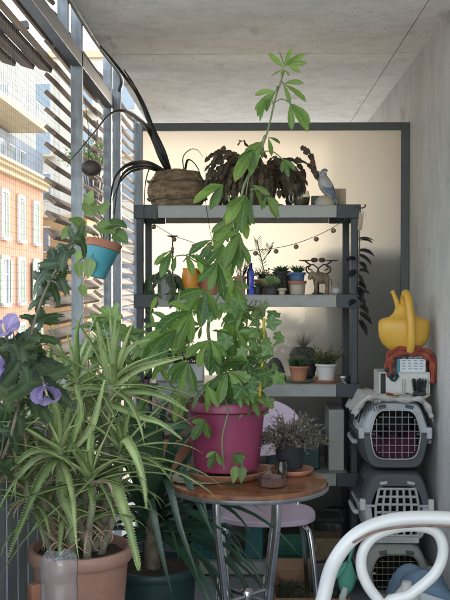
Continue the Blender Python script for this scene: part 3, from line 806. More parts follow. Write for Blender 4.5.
carrier('bottom beige grey pet carrier with fine wire door standing on the floor', .668, 4.24, .0, .242, .31, .48, M['carrier_beige'], M['carrier_beige'], M['wire_gold'], (9, 6), 'wire', M['carrier_beige'])

def towel():
    t = thing('towel', 'crumpled off-white towel with black pattern draped over the topmost pet carrier', 'towel', (.67, 4.3, .9))
    rnd = random.Random(9); n = 34; m_ = 20; vs = []
    for j in range(m_+1):
        for i in range(n+1):
            u = -1+2*i/n; x = .662+u*.178
            a = abs(u)
            z = .905-.004*math.sin(u*9+j)-.075*max(0, a-.70)/.3*(1.0 if u < 0 else 1.25)
            y = 4.285+.34*j/m_+.010*math.sin(u*7+1)+.006*math.sin(u*19)
            if j == 0: z -= .012+.006*math.sin(u*13)+.022*max(0, -u-.45)
            if j == 1: z -= .002
            z += .006*math.sin(u*16+j*.8)+.004*math.sin(j*2.1+u*5)+rnd.uniform(-.0015, .0015)
            if a > .86: x += -math.copysign(.006, u)*math.sin(j*1.3)
            vs.append(V((x, y, z)))
    c = MB(); c.add(vs, [(j*(n+1)+i, j*(n+1)+i+1, (j+1)*(n+1)+i+1, (j+1)*(n+1)+i) for j in range(m_) for i in range(n)])
    o = c.build('cloth', M['towel'], t, smooth=180)
    s = o.modifiers.new('t', 'SOLIDIFY'); s.thickness = .006; s.offset = 1
    p = MB()
    for k in range(4):
        q = [at(370+k*4+rnd.uniform(-1, 1), 402+rnd.uniform(-2, 1), 4.262), at(367+k*3, 405, 4.262), at(369+k*3, 409+rnd.uniform(0, 3), 4.262)]
        p.tube(spline(q, 4), .0018, 5)
    p.build('printed_line', M['black_plastic'], t)
    # rolled edge
    r = [at(358, 408, 4.28), at(366, 399, 4.27), at(376, 397, 4.27), at(392, 399, 4.268), at(408, 400, 4.268), at(420, 399, 4.27), at(427, 406, 4.28), at(431, 416, 4.29)]
    MB().tube(spline(r, 6), [.015+.004*math.sin(i*.9) for i in range(43)], 10, flat=.8).build('rolled_edge', M['towel'], t)
towel()
def white_box():
    t = thing('white_box', 'open white plastic box lying on the towel above the carriers', 'box', (.72, 4.34, .912))
    x0, x1, y0, y1, z0, z1 = .602, .832, 4.335, 4.52, .914, 1.018
    m = MB()
    m.b2((x0, y0, z0), (x1, y1, z0+.005)); m.b2((x0, y0, z1-.005), (x1, y1, z1)); m.b2((x0, y0, z0+.006), (x0+.006, y1, z1-.006))
    m.b2((x1-.006, y0, z0+.006), (x1, y1, z1-.006)); m.b2((x0+.007, y1-.006, z0+.006), (x1-.007, y1, z1-.006))
    m.build('case', M['white_plastic'], t)
    MB().b2((x0+.030, y0+.002, z0+.0055), (x1-.007, y0+.008, z1-.0055)).build('front_panel', M['white_plastic'], t, .002)
    MB().b2((x0+.0065, y0+.02, z0+.006), (x0+.029, y0+.024, z1-.006)).build('opening_shade', M['black_plastic'], t)  # black sheet stands in for the shade inside the box
    for x in (.705, .717): MB().b2((x, y0-.002, z0+.01), (x+.003, y0+.0015, z1-.03)).build('groove', M['ink'], t)
white_box()
def brush():
    t = thing('brush', 'black bristled hand brush standing in front of the white box', 'brush', at(419, 397, 4.31))
    c = at(419, 392, 4.31)
    MB().box(c+V((0, 0, -.006)), (.058, .02, .018), (0, R(-8), 0)).build('brush_head', M['black_plastic'], t, .003)
    b = MB(); rnd = random.Random(2)
    for i in range(90):
        x = rnd.uniform(-.026, .026); y = rnd.uniform(-.008, .008)
        p = c+V((x, y, .003)); b.tube([p, p+V((x*.25+rnd.uniform(-.004, .004), y, rnd.uniform(.045, .062)))], .0012, 3)
    b.build('bristles', M['black_plastic'], t)
    MB().tube(spline([at(408, 396.5, 4.30), at(414, 397.5, 4.30), at(424, 397, 4.30), at(429, 394, 4.31)], 4), .006, 8).build('handle', M['wood_pale'], t)
brush()
def pen_knife():
    t = thing('pruning_knife', 'red and wooden handled pruning tool lying on the towel beside the brush', 'tool', at(396, 395, 4.29))
    MB().tube([at(386, 393.5, 4.29), at(393, 394.5, 4.29)], [.007, .006], 10).build('red_grip', M['red_cloth'], t)
    MB().tube([at(393, 394.5, 4.29), at(405, 393, 4.29)], [.0055, .004], 10).build('wooden_handle', M['wood_pale'], t)
    MB().tube([at(405, 393, 4.29), at(413, 394, 4.29)], [.004, .001], 6).build('blade', M['iron'], t)
pen_knife()
def card_box():
    t = thing('printed_box', 'small pale blue printed carton standing on the white box', 'carton', (.735, 4.36, 1.018))
    x0, x1, z0, z1, y0 = at(397, 0, 4.35).x, at(425, 0, 4.35).x, 1.0185, at(0, 361, 4.35).z+.01, 4.35
    MB().b2((x0, y0, z0-.0), (x1, y0+.06, z1)).build('carton', M['paper'], t, .001)
    tb = MB().b2((x0, y0-.0015, z0), (x0+.012, y0-.0003, z1)).build('blue_stripe', M['teal_pot'], t)
    g = MB(); rnd = random.Random(1)
    for r_ in range(6):
        for c_ in range(4):
            x = x0+.022+c_*.026; z = z0+.012+r_*.0125
            g.b2((x, y0-.0012, z), (x+rnd.uniform(.012, .02), y0-.0002, z+.0045))
    g.build('print', M['ink'], t)
card_box()
def red_cloth():
    t = thing('red_cloth', 'rust red cloth draped like an arch over the printed carton under the watering can', 'cloth', (.735, 4.36, 1.03))
    P = [at(389, 375, 4.345), at(389.5, 365, 4.345), at(391, 356, 4.345), at(398, 352, 4.345), at(410, 351, 4.345), at(421, 352, 4.345), at(429, 357, 4.345), at(432, 367, 4.345), at(431, 381, 4.345)]
    c = spline(P, 6); n = len(c); rnd = random.Random(6)
    vs = []; K = 9
    for j in range(K):
        for i, p in enumerate(c):
            f = j/(K-1); w = (.5-abs(f-.5))
            tg = (c[min(i+1, n-1)]-c[max(i-1, 0)]).normalized(); nn = V((tg.z, 0, -tg.x))
            off = .022 if j == 0 else 0
            vs.append(p+V((0, f*.11, 0))-nn*0+nn*(-(.024 if j == 0 else 0)+.004*math.sin(i*.9+j)+rnd.uniform(-.001, .001)))
    m = MB(); m.add(vs, [(j*n+i, j*n+i+1, (j+1)*n+i+1, (j+1)*n+i) for j in range(K-1) for i in range(n-1)])
    # front hem hanging a little
    o = m.build('cloth', M['red_cloth'], t, smooth=180); s = o.modifiers.new('t', 'SOLIDIFY'); s.thickness = .007
    MB().tube([q+V((0, -.006, -.008)) for q in c], [.013+.004*math.sin(i*.8) for i in range(n)], 10, flat=.9).build('rolled_hem', M['red_cloth'], t, smooth=180)
red_cloth()
def green_cloth():
    m = MB(); rnd = random.Random(8)
    m.tube(spline([at(386, 368, 4.335), at(388, 373, 4.33), at(392, 377, 4.33), at(396, 372, 4.335)], 5), [.008+.004*math.sin(i) for i in range(16)], 8)
    m.tube(spline([at(390, 378, 4.335), at(394, 380, 4.33), at(398, 375, 4.335)], 5), [.007]*11, 8)
    solo(m, 'glove', M['dark_teal'], 'crumpled dark green gardening glove beside the printed carton', 'glove')
green_cloth()
def watering_can():
    cx, cy = .724, 4.40; zb = 1.107
    t = thing('watering_can', 'mustard yellow rounded plastic watering can on top of the carrier stack', 'watering can', (cx, cy, zb))
    m = MB().lathe((cx, cy, zb), [(0, 0), (.045, 0), (.070, .010), (.098, .035), (.113, .065), (.118, .095), (.118, .13), (.112, .146), (.098, .154), (.066, .162), (.050, .178), (.040, .20), (.030, .218), (0, .222)], 40, 1, .62)
    m.build('body', M['yellow'], t, smooth=60)
    h = spline([(cx+.006, cy+.02, zb+.19), (cx+.002, cy+.005, zb+.245), (cx+.002, cy-.035, zb+.270), (cx+.008, cy-.072, zb+.245), (cx+.014, cy-.090, zb+.18), (cx+.018, cy-.096, zb+.11), (cx+.020, cy-.085, zb+.05), (cx+.020, cy-.06, zb+.010)], 8)
    MB().tube(h, [.018]*len(h), 12).build('handle', M['yellow'], t)
    s = spline([(cx-.012, cy+.03, zb+.16), (cx-.022, cy+.05, zb+.22), (cx-.036, cy+.07, zb+.265)], 6)
    MB().tube(s, [.017-.0006*i for i in range(len(s))], 12).build('spout', M['yellow'], t)
    MB().tube([s[-1], s[-1]+V((-.005, .006, .014))], [.008, .012], 12).build('spout_tip', M['yellow'], t)
watering_can()

# ------------------------------------------------------------------ magenta pot with climber
YP = 3.30
def climber():
    t = thing('climbing_plant', 'tall leafy climber in a big magenta pot on the round table, reaching the ceiling', 'potted plant', (-.072, YP, .779))
    c = V((-.072, YP, .779))
    rnd = random.Random(11)
    pot(t, c, .114, .137, .240, M['magenta'], .013, .035)
    lv = MB(); top = MB(); st = MB()
    s1 = spline([c+V((-.02, 0, .20)), at(222, 380, YP-.02), at(208, 330, YP-.04), at(222, 285, YP-.03), at(236, 240, YP), at(243, 190, YP+.02), at(257, 160, YP), at(268, 130, YP), at(275, 100, YP), at(284, 72, YP)], 8)
    st.tube(s1, [.0068*(1-.6*i/len(s1)) for i in range(len(s1))], 7)
    stems = [([c+V((0, .03, .22)), at(238, 370, YP), at(247, 320, YP+.02), at(240, 270, YP), at(232, 215, YP-.02), at(228, 195, YP)], .004),
             ([c+V((-.05, -.02, .22)), at(190, 380, YP-.06), at(176, 330, YP-.1), at(180, 290, YP-.12)], .004),
             ([c+V((.03, 0, .22)), at(255, 390, YP-.03), at(268, 350, YP-.02), at(262, 318, YP)], .0035),
             ([c+V((-.08, -.05, .22)), at(180, 395, YP-.12), at(160, 370, YP-.16), at(150, 345, YP-.2)], .004)]
    for pts, r_ in stems:
        q = spline(pts, 6); st.tube(q, [r_*(1-.5*i/len(q)) for i in range(len(q))], 6)
    def palm(px, py, dirpx, n, Ln, W, sink, mb, dy=0, spread=60, tilt=.35, src=None):
        "palmate leaf: leaflets radiate from one point; dirpx=(dx,dy) heading in the picture plane"
        p = at(px, py, YP+dy)
        a0 = math.atan2(-dirpx[1], dirpx[0])
        if src:
            q = at(src[0], src[1], YP); st.tube(spline([q, (q+p)/2+V((0, -.01, .012)), p], 4), .0022, 5)
        for k in range(n):
            f = 0 if n == 1 else -1+2*k/(n-1)
            a = a0+R(spread)*f+rnd.uniform(-.1, .1)
            d = V((math.cos(a), rnd.uniform(-.45, .25)-.1, math.sin(a)))
            l_ = Ln*(.66 if mb is lv else 1.02)*(1-.30*abs(f))*rnd.uniform(.7, 1.15)
            leaf(mb, p, d, l_*1.15, l_*W*.86, sink*rnd.uniform(.5, 1.7), (rnd.uniform(-.5, .5), -1, rnd.uniform(-.1, .9)), prof_obov, 13, .24, .02, rnd.uniform(-.7, .7), .05, rnd, .018)
    # crown
    for a in ((284, 70, (-1, -.2), 2, .085, .34, .2), (284, 68, (.3, -1), 3, .085, .36, .3), (287, 66, (1, -.1), 3, .085, .38, .3), (284, 70, (.2, .9), 2, .05, .4, .6)):
        palm(*a, top, spread=35)
    palm(283, 85, (1, .4), 3, .11, .34, .6, top, spread=45, src=(279, 88))
    palm(276, 92, (-.9, .4), 3, .12, .36, .9, top, spread=30, src=(278, 90))
    palm(290, 104, (.5, .9), 3, .155, .36, .4, top, spread=22, src=(273, 104))
    palm(268, 100, (-1, .9), 2, .12, .32, .6, top, spread=18, src=(274, 108))
    palm(262, 142, (-.5, .6), 4, .15, .40, .8, lv, spread=42, src=(266, 138))
    palm(255, 150, (-.9, 1), 3, .17, .40, .7, lv, spread=30, src=(262, 150))
    palm(268, 138, (.7, .6), 2, .12, .4, .8, lv, spread=30)
    palm(283, 160, (.4, .9), 3, .12, .42, .6, lv, spread=38, src=(262, 152))
    palm(246, 195, (-.4, .8), 4, .19, .40, .5, lv, spread=38, src=(250, 175))
    palm(252, 185, (.5, .8), 3, .15, .38, .6, lv, spread=35)
    palm(266, 196, (.4, .8), 3, .11, .42, .6, lv, spread=35, src=(250, 190))
    palm(236, 222, (-.8, .6), 3, .16, .36, .8, lv, spread=32)
    palm(240, 240, (-.2, 1), 4, .21, .38, .3, lv, spread=35)
    palm(212, 240, (-.7, .7), 3, .17, .36, .6, lv, -.05, spread=30, src=(235, 245))
    palm(196, 254, (-.3, .7), 2, .14, .42, 1.0, lv, -.1, spread=50, src=(222, 280))
    palm(176, 256, (-.9, .7), 2, .15, .40, .9, lv, -.12, spread=28, src=(196, 262))
    palm(218, 262, (-.1, 1), 4, .20, .40, .5, lv, -.06, spread=45)
    palm(206, 290, (-.5, .8), 4, .20, .42, .7, lv, -.1, spread=60)
    palm(226, 300, (.4, .8), 4, .18, .42, .7, lv, -.08, spread=55)
    palm(192, 312, (-.9, .5), 5, .22, .38, .8, lv, -.14, spread=60, src=(208, 320))
    palm(176, 330, (-.8, .4), 5, .22, .36, 1.0, lv, -.18, spread=55)
    palm(210, 340, (0, 1), 5, .19, .42, .8, lv, -.12, spread=70)
    palm(236, 330, (.6, .6), 4, .17, .40, .8, lv, -.1, spread=60)
    palm(188, 362, (-.6, .8), 4, .18, .42, .9, lv, -.2, spread=50)
    palm(228, 372, (.2, 1), 5, .17, .44, .8, lv, -.15, spread=75)
    palm(206, 385, (-.3, 1), 4, .16, .44, .8, lv, -.17, spread=60)
    palm(248, 205, (-.8, .2), 3, .13, .4, .7, lv, .02, spread=35)
    palm(222, 345, (.3, .9), 4, .16, .46, .8, lv, -.06, spread=75)
    palm(166, 352, (-.8, .7), 4, .15, .44, .9, lv, -.2, spread=50, src=(176, 345))
    for i in range(34):
        py = rnd.uniform(295, 400); px = rnd.gauss(218 if py < 330 else 212, 22 if py < 300 else 32)
        px = min(262, max(150, px))
        palm(px, py, (rnd.uniform(-1, .8), rnd.uniform(-.2, 1)), rnd.randint(3, 5), rnd.uniform(.09, .14), .38, rnd.uniform(.4, 1.2), lv, rnd.uniform(-.16, .1), spread=rnd.uniform(35, 75))
    for i in range(9):
        py = 185+i*12; px = 240-.12*(py-185)+rnd.gauss(0, 9)
        palm(px, py, (rnd.uniform(-.9, .7), rnd.uniform(.3, 1)), rnd.randint(3, 4), rnd.uniform(.14, .19), .38, rnd.uniform(.4, 1.0), lv, rnd.uniform(-.05, .06), spread=rnd.uniform(28, 50))
    palm(172, 250, (-.8, .8), 2, .20, .42, .9, lv, -.12, spread=22); palm(186, 254, (.5, .5), 2, .17, .42, .9, lv, -.12, spread=25)
    # low shoots spilling over the pot front
    palm(216, 452, (-.4, .9), 3, .085, .55, .5, lv, -.19, spread=50)
    palm(232, 455, (.7, .4), 3, .10, .55, .4, lv, -.2, spread=35)
    palm(205, 420, (-.6, .8), 3, .11, .6, .6, lv, -.19, spread=55)
    st.tube(spline([c+V((.0, -.11, .25)), at(228, 412, YP-.17), at(222, 440, YP-.18), at(224, 470, YP-.17)], 6), .0025, 6)
    for x_ in (236, 243):
        leaf(lv, at(x_, 466, YP-.17), (rnd.uniform(-.4, .4), -.2, -1), .06, .03, .2, (0, -1, 0), rnd=rnd)
    st.build('stem', M['stem_green'], t); lv.build('foliage', M['climber'], t, smooth=180); top.build('sunlit_foliage', M['climber_top'], t, smooth=180)
    # second, lobed vine sharing the pot
    vn = MB(); vs_ = MB()
    for i in range(95):
        u = rnd.random(); px = rnd.gauss(246, 18); py = rnd.uniform(300, 412)
        if py > 390: px = rnd.gauss(240, 16)
        px = min(276, max(190, px))
        d = V((rnd.uniform(-1, 1), rnd.uniform(-1, .1), rnd.uniform(-1, .2)))
        lobed(vn, at(px, py, YP+rnd.uniform(-.17, .08)), d, rnd.uniform(.032, .062), (rnd.uniform(-.8, .8), -1, rnd.uniform(-.3, .9)), 5, .30, .03, rnd=rnd, m=40)
    for i in range(8):
        x0 = rnd.uniform(-.08, .08); q = [c+V((x0, rnd.uniform(-.05, .05), .22)), at(rnd.uniform(225, 262), 370, YP-.02), at(rnd.uniform(225, 268), 335, YP-.03), at(rnd.uniform(235, 270), 300, YP)]
        vs_.tube(spline(q, 5), .002, 5)
    vn.build('vine_foliage', M['vine'], t, smooth=180); vs_.build('vine_stem', M['stem_brown'], t)
    MB().tube([c+V((.11, -.04, .20)), at(263, 356, YP-.04), at(264, 318, YP-.02)], .0042, 8).build('plant_stake', M['yellow_pole'], t)
climber()
saucer((-.075, YP, .7515), .150, M['terracotta'], 'wide terracotta saucer under the magenta pot', .027)
solo(MB().lathe((-.16, 3.245, .7505), [(0, 0), (.08, 0), (.135, .006), (.138, .008), (.13, .0085), (.08, .003), (0, .003)], 40), 'plate', M['cream_pot'], 'pale oval plate on the left edge of the table beneath the saucer', 'plate')
bpy.data.objects['plate'].scale = (.8, .75, .6)

def grey_plant():
    c = V((.152, 3.36, .7705)); t = thing('dried_plant', 'dusty grey bushy plant in a dark blue-green pot on the table', 'potted plant', c)
    pot(t, c, .046, .058, .10, M['carrier_inside'], .005, .014)
    f = MB(); st = MB(); rnd = random.Random(21)
    for i in range(210):
        a = rnd.uniform(0, 2*PI); r_ = rnd.uniform(.1, 1.2); d = V((math.cos(a)*r_*1.35, math.sin(a)*r_, rnd.uniform(.25, 1)))
        q = bend(c+V((d.x*.03, d.y*.03, .09)), d, rnd.uniform(.06, .125), 5, .9, rnd=rnd, jit=.6)
        st.tube(q, .0012, 4)
        for j in range(13):
            p = q[rnd.randint(1, 5)]
            leaf(f, p, V((rnd.uniform(-1, 1), rnd.uniform(-1, 1), rnd.uniform(-.3, 1))), rnd.uniform(.010, .020), .0075, .2, n=2, rnd=rnd)
    st.build('stem', M['stem_brown'], t); f.build('foliage', M['grey_plant'], t, smooth=180)
grey_plant()
saucer((.158, 3.355, .7505), .078, M['terracotta'], 'terracotta saucer under the dark pot of the dusty grey plant', .019)
def ashtray():
    solo(MB().lathe((.082, 3.14, .7508), [(0, 0), (.040, 0), (.047, .004), (.050, .030), (.046, .031), (.041, .009), (0, .008)], 8), 'ashtray', M['glass_dark'], 'faceted low dark brown ashtray at the front of the table', 'ashtray')
    solo(MB().lathe((.118, 3.26, .7508), [(0, 0), (.018, 0), (.021, .003), (.022, .05), (.018, .056), (.018, .062), (.0165, .062), (.0165, .056), (.019, .048), (.018, .004), (0, .004)], 20), 'glass_jar', M['glass_jar'], 'small clear glass jar beside the dark pot on the table', 'jar')
ashtray()

# ------------------------------------------------------------------ aloe
def aloe_leaf(mb, p, d, Ln, W, g, rnd, side0=None, n=12, up=(0, 0, 1)):
    pts = bend(p, d, Ln, n, g, rnd=rnd, jit=1.0)
    vs = []; teeth_v = []; 
    for i, q in enumerate(pts):
        t = i/n; tg = (pts[min(i+1, n)]-pts[max(i-1, 0)]).normalized()
        s = tg.cross(V(up)); s = s.normalized() if s.length > 1e-3 else V((1, 0, 0)); u = s.cross(tg)
        w = W*.5*max(.03, (1-t**1.6))*min(1, .75+t*2); th = w*.42
        vs += [q-s*w+u*w*.35, q-s*w*.55-u*th*.4, q-u*th, q+s*w*.55-u*th*.4, q+s*w+u*w*.35, q+u*w*.02]
    K = 6
    fs = [(i*K+k, i*K+(k+1) % K, (i+1)*K+(k+1) % K, (i+1)*K+k) for i in range(n) for k in range(K)]
    mb.add(vs, fs)
    m = int(Ln/.011)
    for sg in (0, 4):
        for k in range(m):
            f = (k+.5)/m*n*.93; i = int(f); fr = f-i
            a = vs[i*K+sg]; b = vs[(i+1)*K+sg]; q = a.lerp(b, fr); cc = pts[i].lerp(pts[i+1], fr)
            o = (q-cc).normalized(); tg = (b-a).normalized()
            h = .0042*(1-f/n*.5)
            mb.add([q-tg*.0022-o*.001, q+tg*.0022-o*.001, q+o*h+tg*.0018], [(0, 1, 2)])
def rosette(mb, c, ax, n, Ln, W, rnd, lo=.25, hi=1.65, g=1.1, dry=None):
    ax = V(ax).normalized(); a = V((0, 0, 1)) if abs(ax.z) < .8 else V((0, 1, 0))
    u = ax.cross(a).normalized(); w_ = ax.cross(u)
    for k in range(n):
        f = k/(n-1); ph = k*2.39996+rnd.uniform(-.5, .5)
        th = hi+(lo-hi)*f+rnd.uniform(-.25, .25)
        d = ax*math.cos(th)+(u*math.cos(ph)+w_*math.sin(ph))*math.sin(th)
        l_ = Ln*(1-.45*f)*rnd.uniform(.8, 1.15)
        m = dry if (dry is not None and f < .25 and rnd.random() < .35) else mb
        aloe_leaf(m, V(c)+ax*(f*.05-.03), d, l_, W*rnd.uniform(.8, 1.15), g*rnd.uniform(.3, 1.4)*(1-f*.5), rnd)
def aloe():
    Y = 2.9; c = V((-.512, Y, .30))
    t = thing('aloe_plant', 'large spiky toothed aloe with many rosettes in a terracotta coloured pot at lower left', 'potted plant', c)
    pot(t, c, .125, .150, .315, M['terracotta_pale'], .010, .04)
    rnd = random.Random(31); lf = MB(); st = MB(); dr = MB()
    P = lambda x, y, dy=0: at(x, y, Y+dy)
    st_def = [([c+V((.04, .03, .28)), P(108, 500, .05), P(104, 440, .04), P(112, 385, 0)], .017, 17, .34),
              ([c+V((-.02, -.02, .28)), P(66, 520, -.05), P(58, 480, -.08), P(60, 452, -.1)], .014, 16, .33),
              ([c+V((-.06, .04, .28)), P(55, 480, .05), P(48, 430, .06), P(42, 400, .05)], .013, 15, .28),
              ([c+V((.0, .06, .28)), P(85, 470, .1), P(80, 420, .1), P(76, 380, .1)], .013, 15, .28),
              ([c+V((.03, -.06, .28)), P(88, 530, -.1), P(92, 500, -.14), P(90, 478, -.14)], .013, 14, .30),
              ([c+V((.06, .0, .28)), P(112, 520, 0), P(118, 480, -.02), P(122, 452, -.04)], .012, 13, .32),
              ([c+V((-.08, -.02, .28)), P(40, 530, -.03), P(28, 505, -.06), P(22, 485, -.06)], .011, 12, .24),
              ([c+V((-.05, .0, .28)), P(30, 470, .0), P(22, 440, .0), P(16, 418, 0)], .011, 13, .25),
              ([c+V((.06, .04, .28)), P(118, 480, .08), P(108, 450, .1), P(100, 425, .1)], .011, 13, .28),
              ([c+V((.02, .02, .28)), P(72, 500, .0), P(76, 470, .0), P(80, 445, -.02)], .012, 13, .28)]
    for pts, r_, n, Ln in st_def:
        q = spline(pts, 7); rs = [r_*(1-.25*i/len(q)+.08*math.sin(i*2.3)) for i in range(len(q))]
        st.tube(q, rs, 9)
        ax = (q[-1]-q[-4]).normalized()+V((0, 0, .4))
        rosette(lf, q[-1], ax, int(n*1.2), Ln*1.18, .022, rnd, dry=dr)
        for k in range(9):     # side shoots that hide the trunk
            i = rnd.randint(len(q)//3, len(q)-3); a = rnd.uniform(0, 6.28)
            aloe_leaf(lf, q[i], V((math.cos(a), math.sin(a), rnd.uniform(.1, .9))), rnd.uniform(.12, .26), .020, rnd.uniform(.6, 2.2), rnd)
        for k in range(4):     # old leaves on the trunk
            i = rnd.randint(5, len(q)-4); a = rnd.uniform(0, 6.28)
            aloe_leaf(dr, q[i], V((math.cos(a), math.sin(a), .2)), rnd.uniform(.07, .14), .014, 2.0, rnd)
    # the long arching leaves one can follow in the picture
    for pts, W in (([P(113, 388), P(135, 372, -.03), P(158, 364, -.05), P(183, 358, -.06)], .030),
                   ([P(112, 395), P(140, 392, -.04), P(165, 398, -.07), P(188, 412, -.08)], .026),
                   ([P(110, 405), P(140, 418, -.05), P(160, 424, -.08), P(182, 440, -.08)], .022),
                   ([P(108, 392), P(90, 388, -.05), P(74, 390, -.08), P(55, 392, -.1)], .022),
                   ([P(118, 452, -.05), P(124, 440, -.1), P(134, 455, -.14), P(143, 482, -.16), P(146, 510, -.16)], .030),
                   ([P(106, 470, -.05), P(116, 490, -.14), P(126, 520, -.18), P(136, 560, -.2), P(138, 572, -.2)], .036),
                   ([P(60, 455, -.1), P(40, 480, -.16), P(22, 520, -.2), P(6, 560, -.22)], .030),
                   ([P(60, 470, -.1), P(62, 500, -.16), P(72, 525, -.2), P(70, 545, -.2)], .028),
                   ([P(70, 452, -.1), P(90, 430, -.1), P(98, 405, -.1), P(104, 380, -.1)], .024),
                   ([P(112, 388), P(122, 360, 0), P(134, 345, 0), P(150, 340, 0)], .018),
                   ([P(112, 388), P(104, 360, 0), P(100, 340, 0), P(96, 322, 0)], .022),
                   ([P(60, 450, -.1), P(54, 420, -.1), P(50, 395, -.1), P(52, 372, -.1)], .028),
                   ([P(66, 455, -.1), P(76, 430, -.14), P(80, 410, -.16), P(74, 385, -.16)], .022),
                   ([P(58, 455, -.1), P(36, 452, -.16), P(18, 462, -.2), P(-4, 486, -.2)], .024)):
        q = spline(pts, 4); n = len(q)-1
        vs = []
        for i, a in enumerate(q):
            tt = i/n; tg = (q[min(i+1, n)]-q[max(i-1, 0)]).normalized(); s = tg.cross(V((0, -.75, .65))).normalized(); u = s.cross(tg)
            w = W*.5*max(.03, 1-tt**1.7); vs += [a-s*w+u*w*.3, a-s*w*.5-u*w*.2, a-u*w*.45, a+s*w*.5-u*w*.2, a+s*w+u*w*.3, a]
        lf.add(vs, [(i*6+k, i*6+(k+1) % 6, (i+1)*6+(k+1) % 6, (i+1)*6+k) for i in range(n) for k in range(6)])
        for i in range(n):
            for sg in (0, 4):
                for fr in (.1, .35, .6, .85):
                    p = vs[i*6+sg].lerp(vs[(i+1)*6+sg], fr); tg = (vs[(i+1)*6+sg]-vs[i*6+sg]).normalized(); o = (p-q[i].lerp(q[i+1], fr)).normalized()
                    lf.add([p-tg*.0022, p+tg*.0022, p+o*.0045+tg*.002], [(0, 1, 2)])
    # dry curls at the base
    for k in range(16):
        a = rnd.uniform(0, 6.28); p = c+V((math.cos(a)*.08, math.sin(a)*.08-.02, .30+rnd.uniform(0, .08)))
        q = [p+V((math.sin(i*.5+k)*.028, -i*.004, .035*math.sin(i*.42)+i*.002)) for i in range(12)]
        dr.tube(q, [.0035*(1-i/14) for i in range(12)], 5)
    st.build('stem', M['aloe_stem'], t); lf.build('foliage', M['aloe'], t, smooth=180); dr.build('withered_leaves', M['dry'], t, smooth=180)
    MB().box(c+V((-.115, -.13, .20)), (.03, .03, .075), (0, 0, R(40))).build('clip', M['terracotta'], t, .004)
aloe()
def stool(x, y, z, r, label, m='wood_pale'):
    t = thing('plant_stool', label, 'stool', (x, y, 0))
    MB().lathe((x, y, z-.025), [(0, 0), (r, 0), (r, .022), (r-.004, .024), (0, .024)], 32).build('seat', M[m], t)
    for k in range(3):
        a = 2*PI*k/3+.4
        MB().tube([(x+math.cos(a)*r*.6, y+math.sin(a)*r*.6, z-.026), (x+math.cos(a)*r*.85, y+math.sin(a)*r*.85, 0)], .013, 8).build('leg', M[m], t)
stool(-.512, 2.9, .299, .15, 'low round wooden plant stool carrying the aloe pot')
def bottle():
    Y = 2.25; b = at(57.5, 557, Y); r = .044
    t = thing('plastic_bottle', 'clear plastic bottle turned upside down with its flower-shaped base on top', 'bottle', (b.x, Y, .45))
    prof = [(.013, -.30), (.013, -.265), (.018, -.255), (r*.9, -.20), (r, -.185), (r*.94, -.13), (r, -.12), (r, -.07), (r*.95, -.062), (r, -.054), (r, -.018), (r*.93, -.004), (r*.75, .003), (r*.5, -.002), (r*.2, -.012), (0, -.014)]
    n = 40; vs = []
    for j, (q, z) in enumerate(prof):
        for k in range(n):
            g = 2*PI*k/n; pet = 1; zz = z
            if j >= 10: pet = 1+.03*math.cos(5*g); zz = z+(.0035*math.cos(5*g) if 11 <= j <= 13 else 0)
            vs.append(V((b.x+q*pet*math.cos(g), Y+q*pet*math.sin(g), b.z+zz)))
    m = MB(); m.add(vs, [(i*n+k, i*n+(k+1) % n, (i+1)*n+(k+1) % n, (i+1)*n+k) for i in range(len(prof)-1) for k in range(n)])
    o = m.build('bottle_wall', M['clear'], t, smooth=60); s = o.modifiers.new('t', 'SOLIDIFY'); s.thickness = .0008
    MB().lathe((b.x, Y, b.z-.305), [(.012, 0), (.0155, 0), (.0155, .02), (.0142, .02)], 20).build('cap', M['blue_pot'], t)
    t2 = thing('planter', 'terracotta planter below the frame into which the upturned bottle is pushed', 'planter', (b.x, Y, 0))
    pot(t2, V((b.x, Y, .0)), .12, .14, .53, M['terracotta'], .01, .04)
bottle()

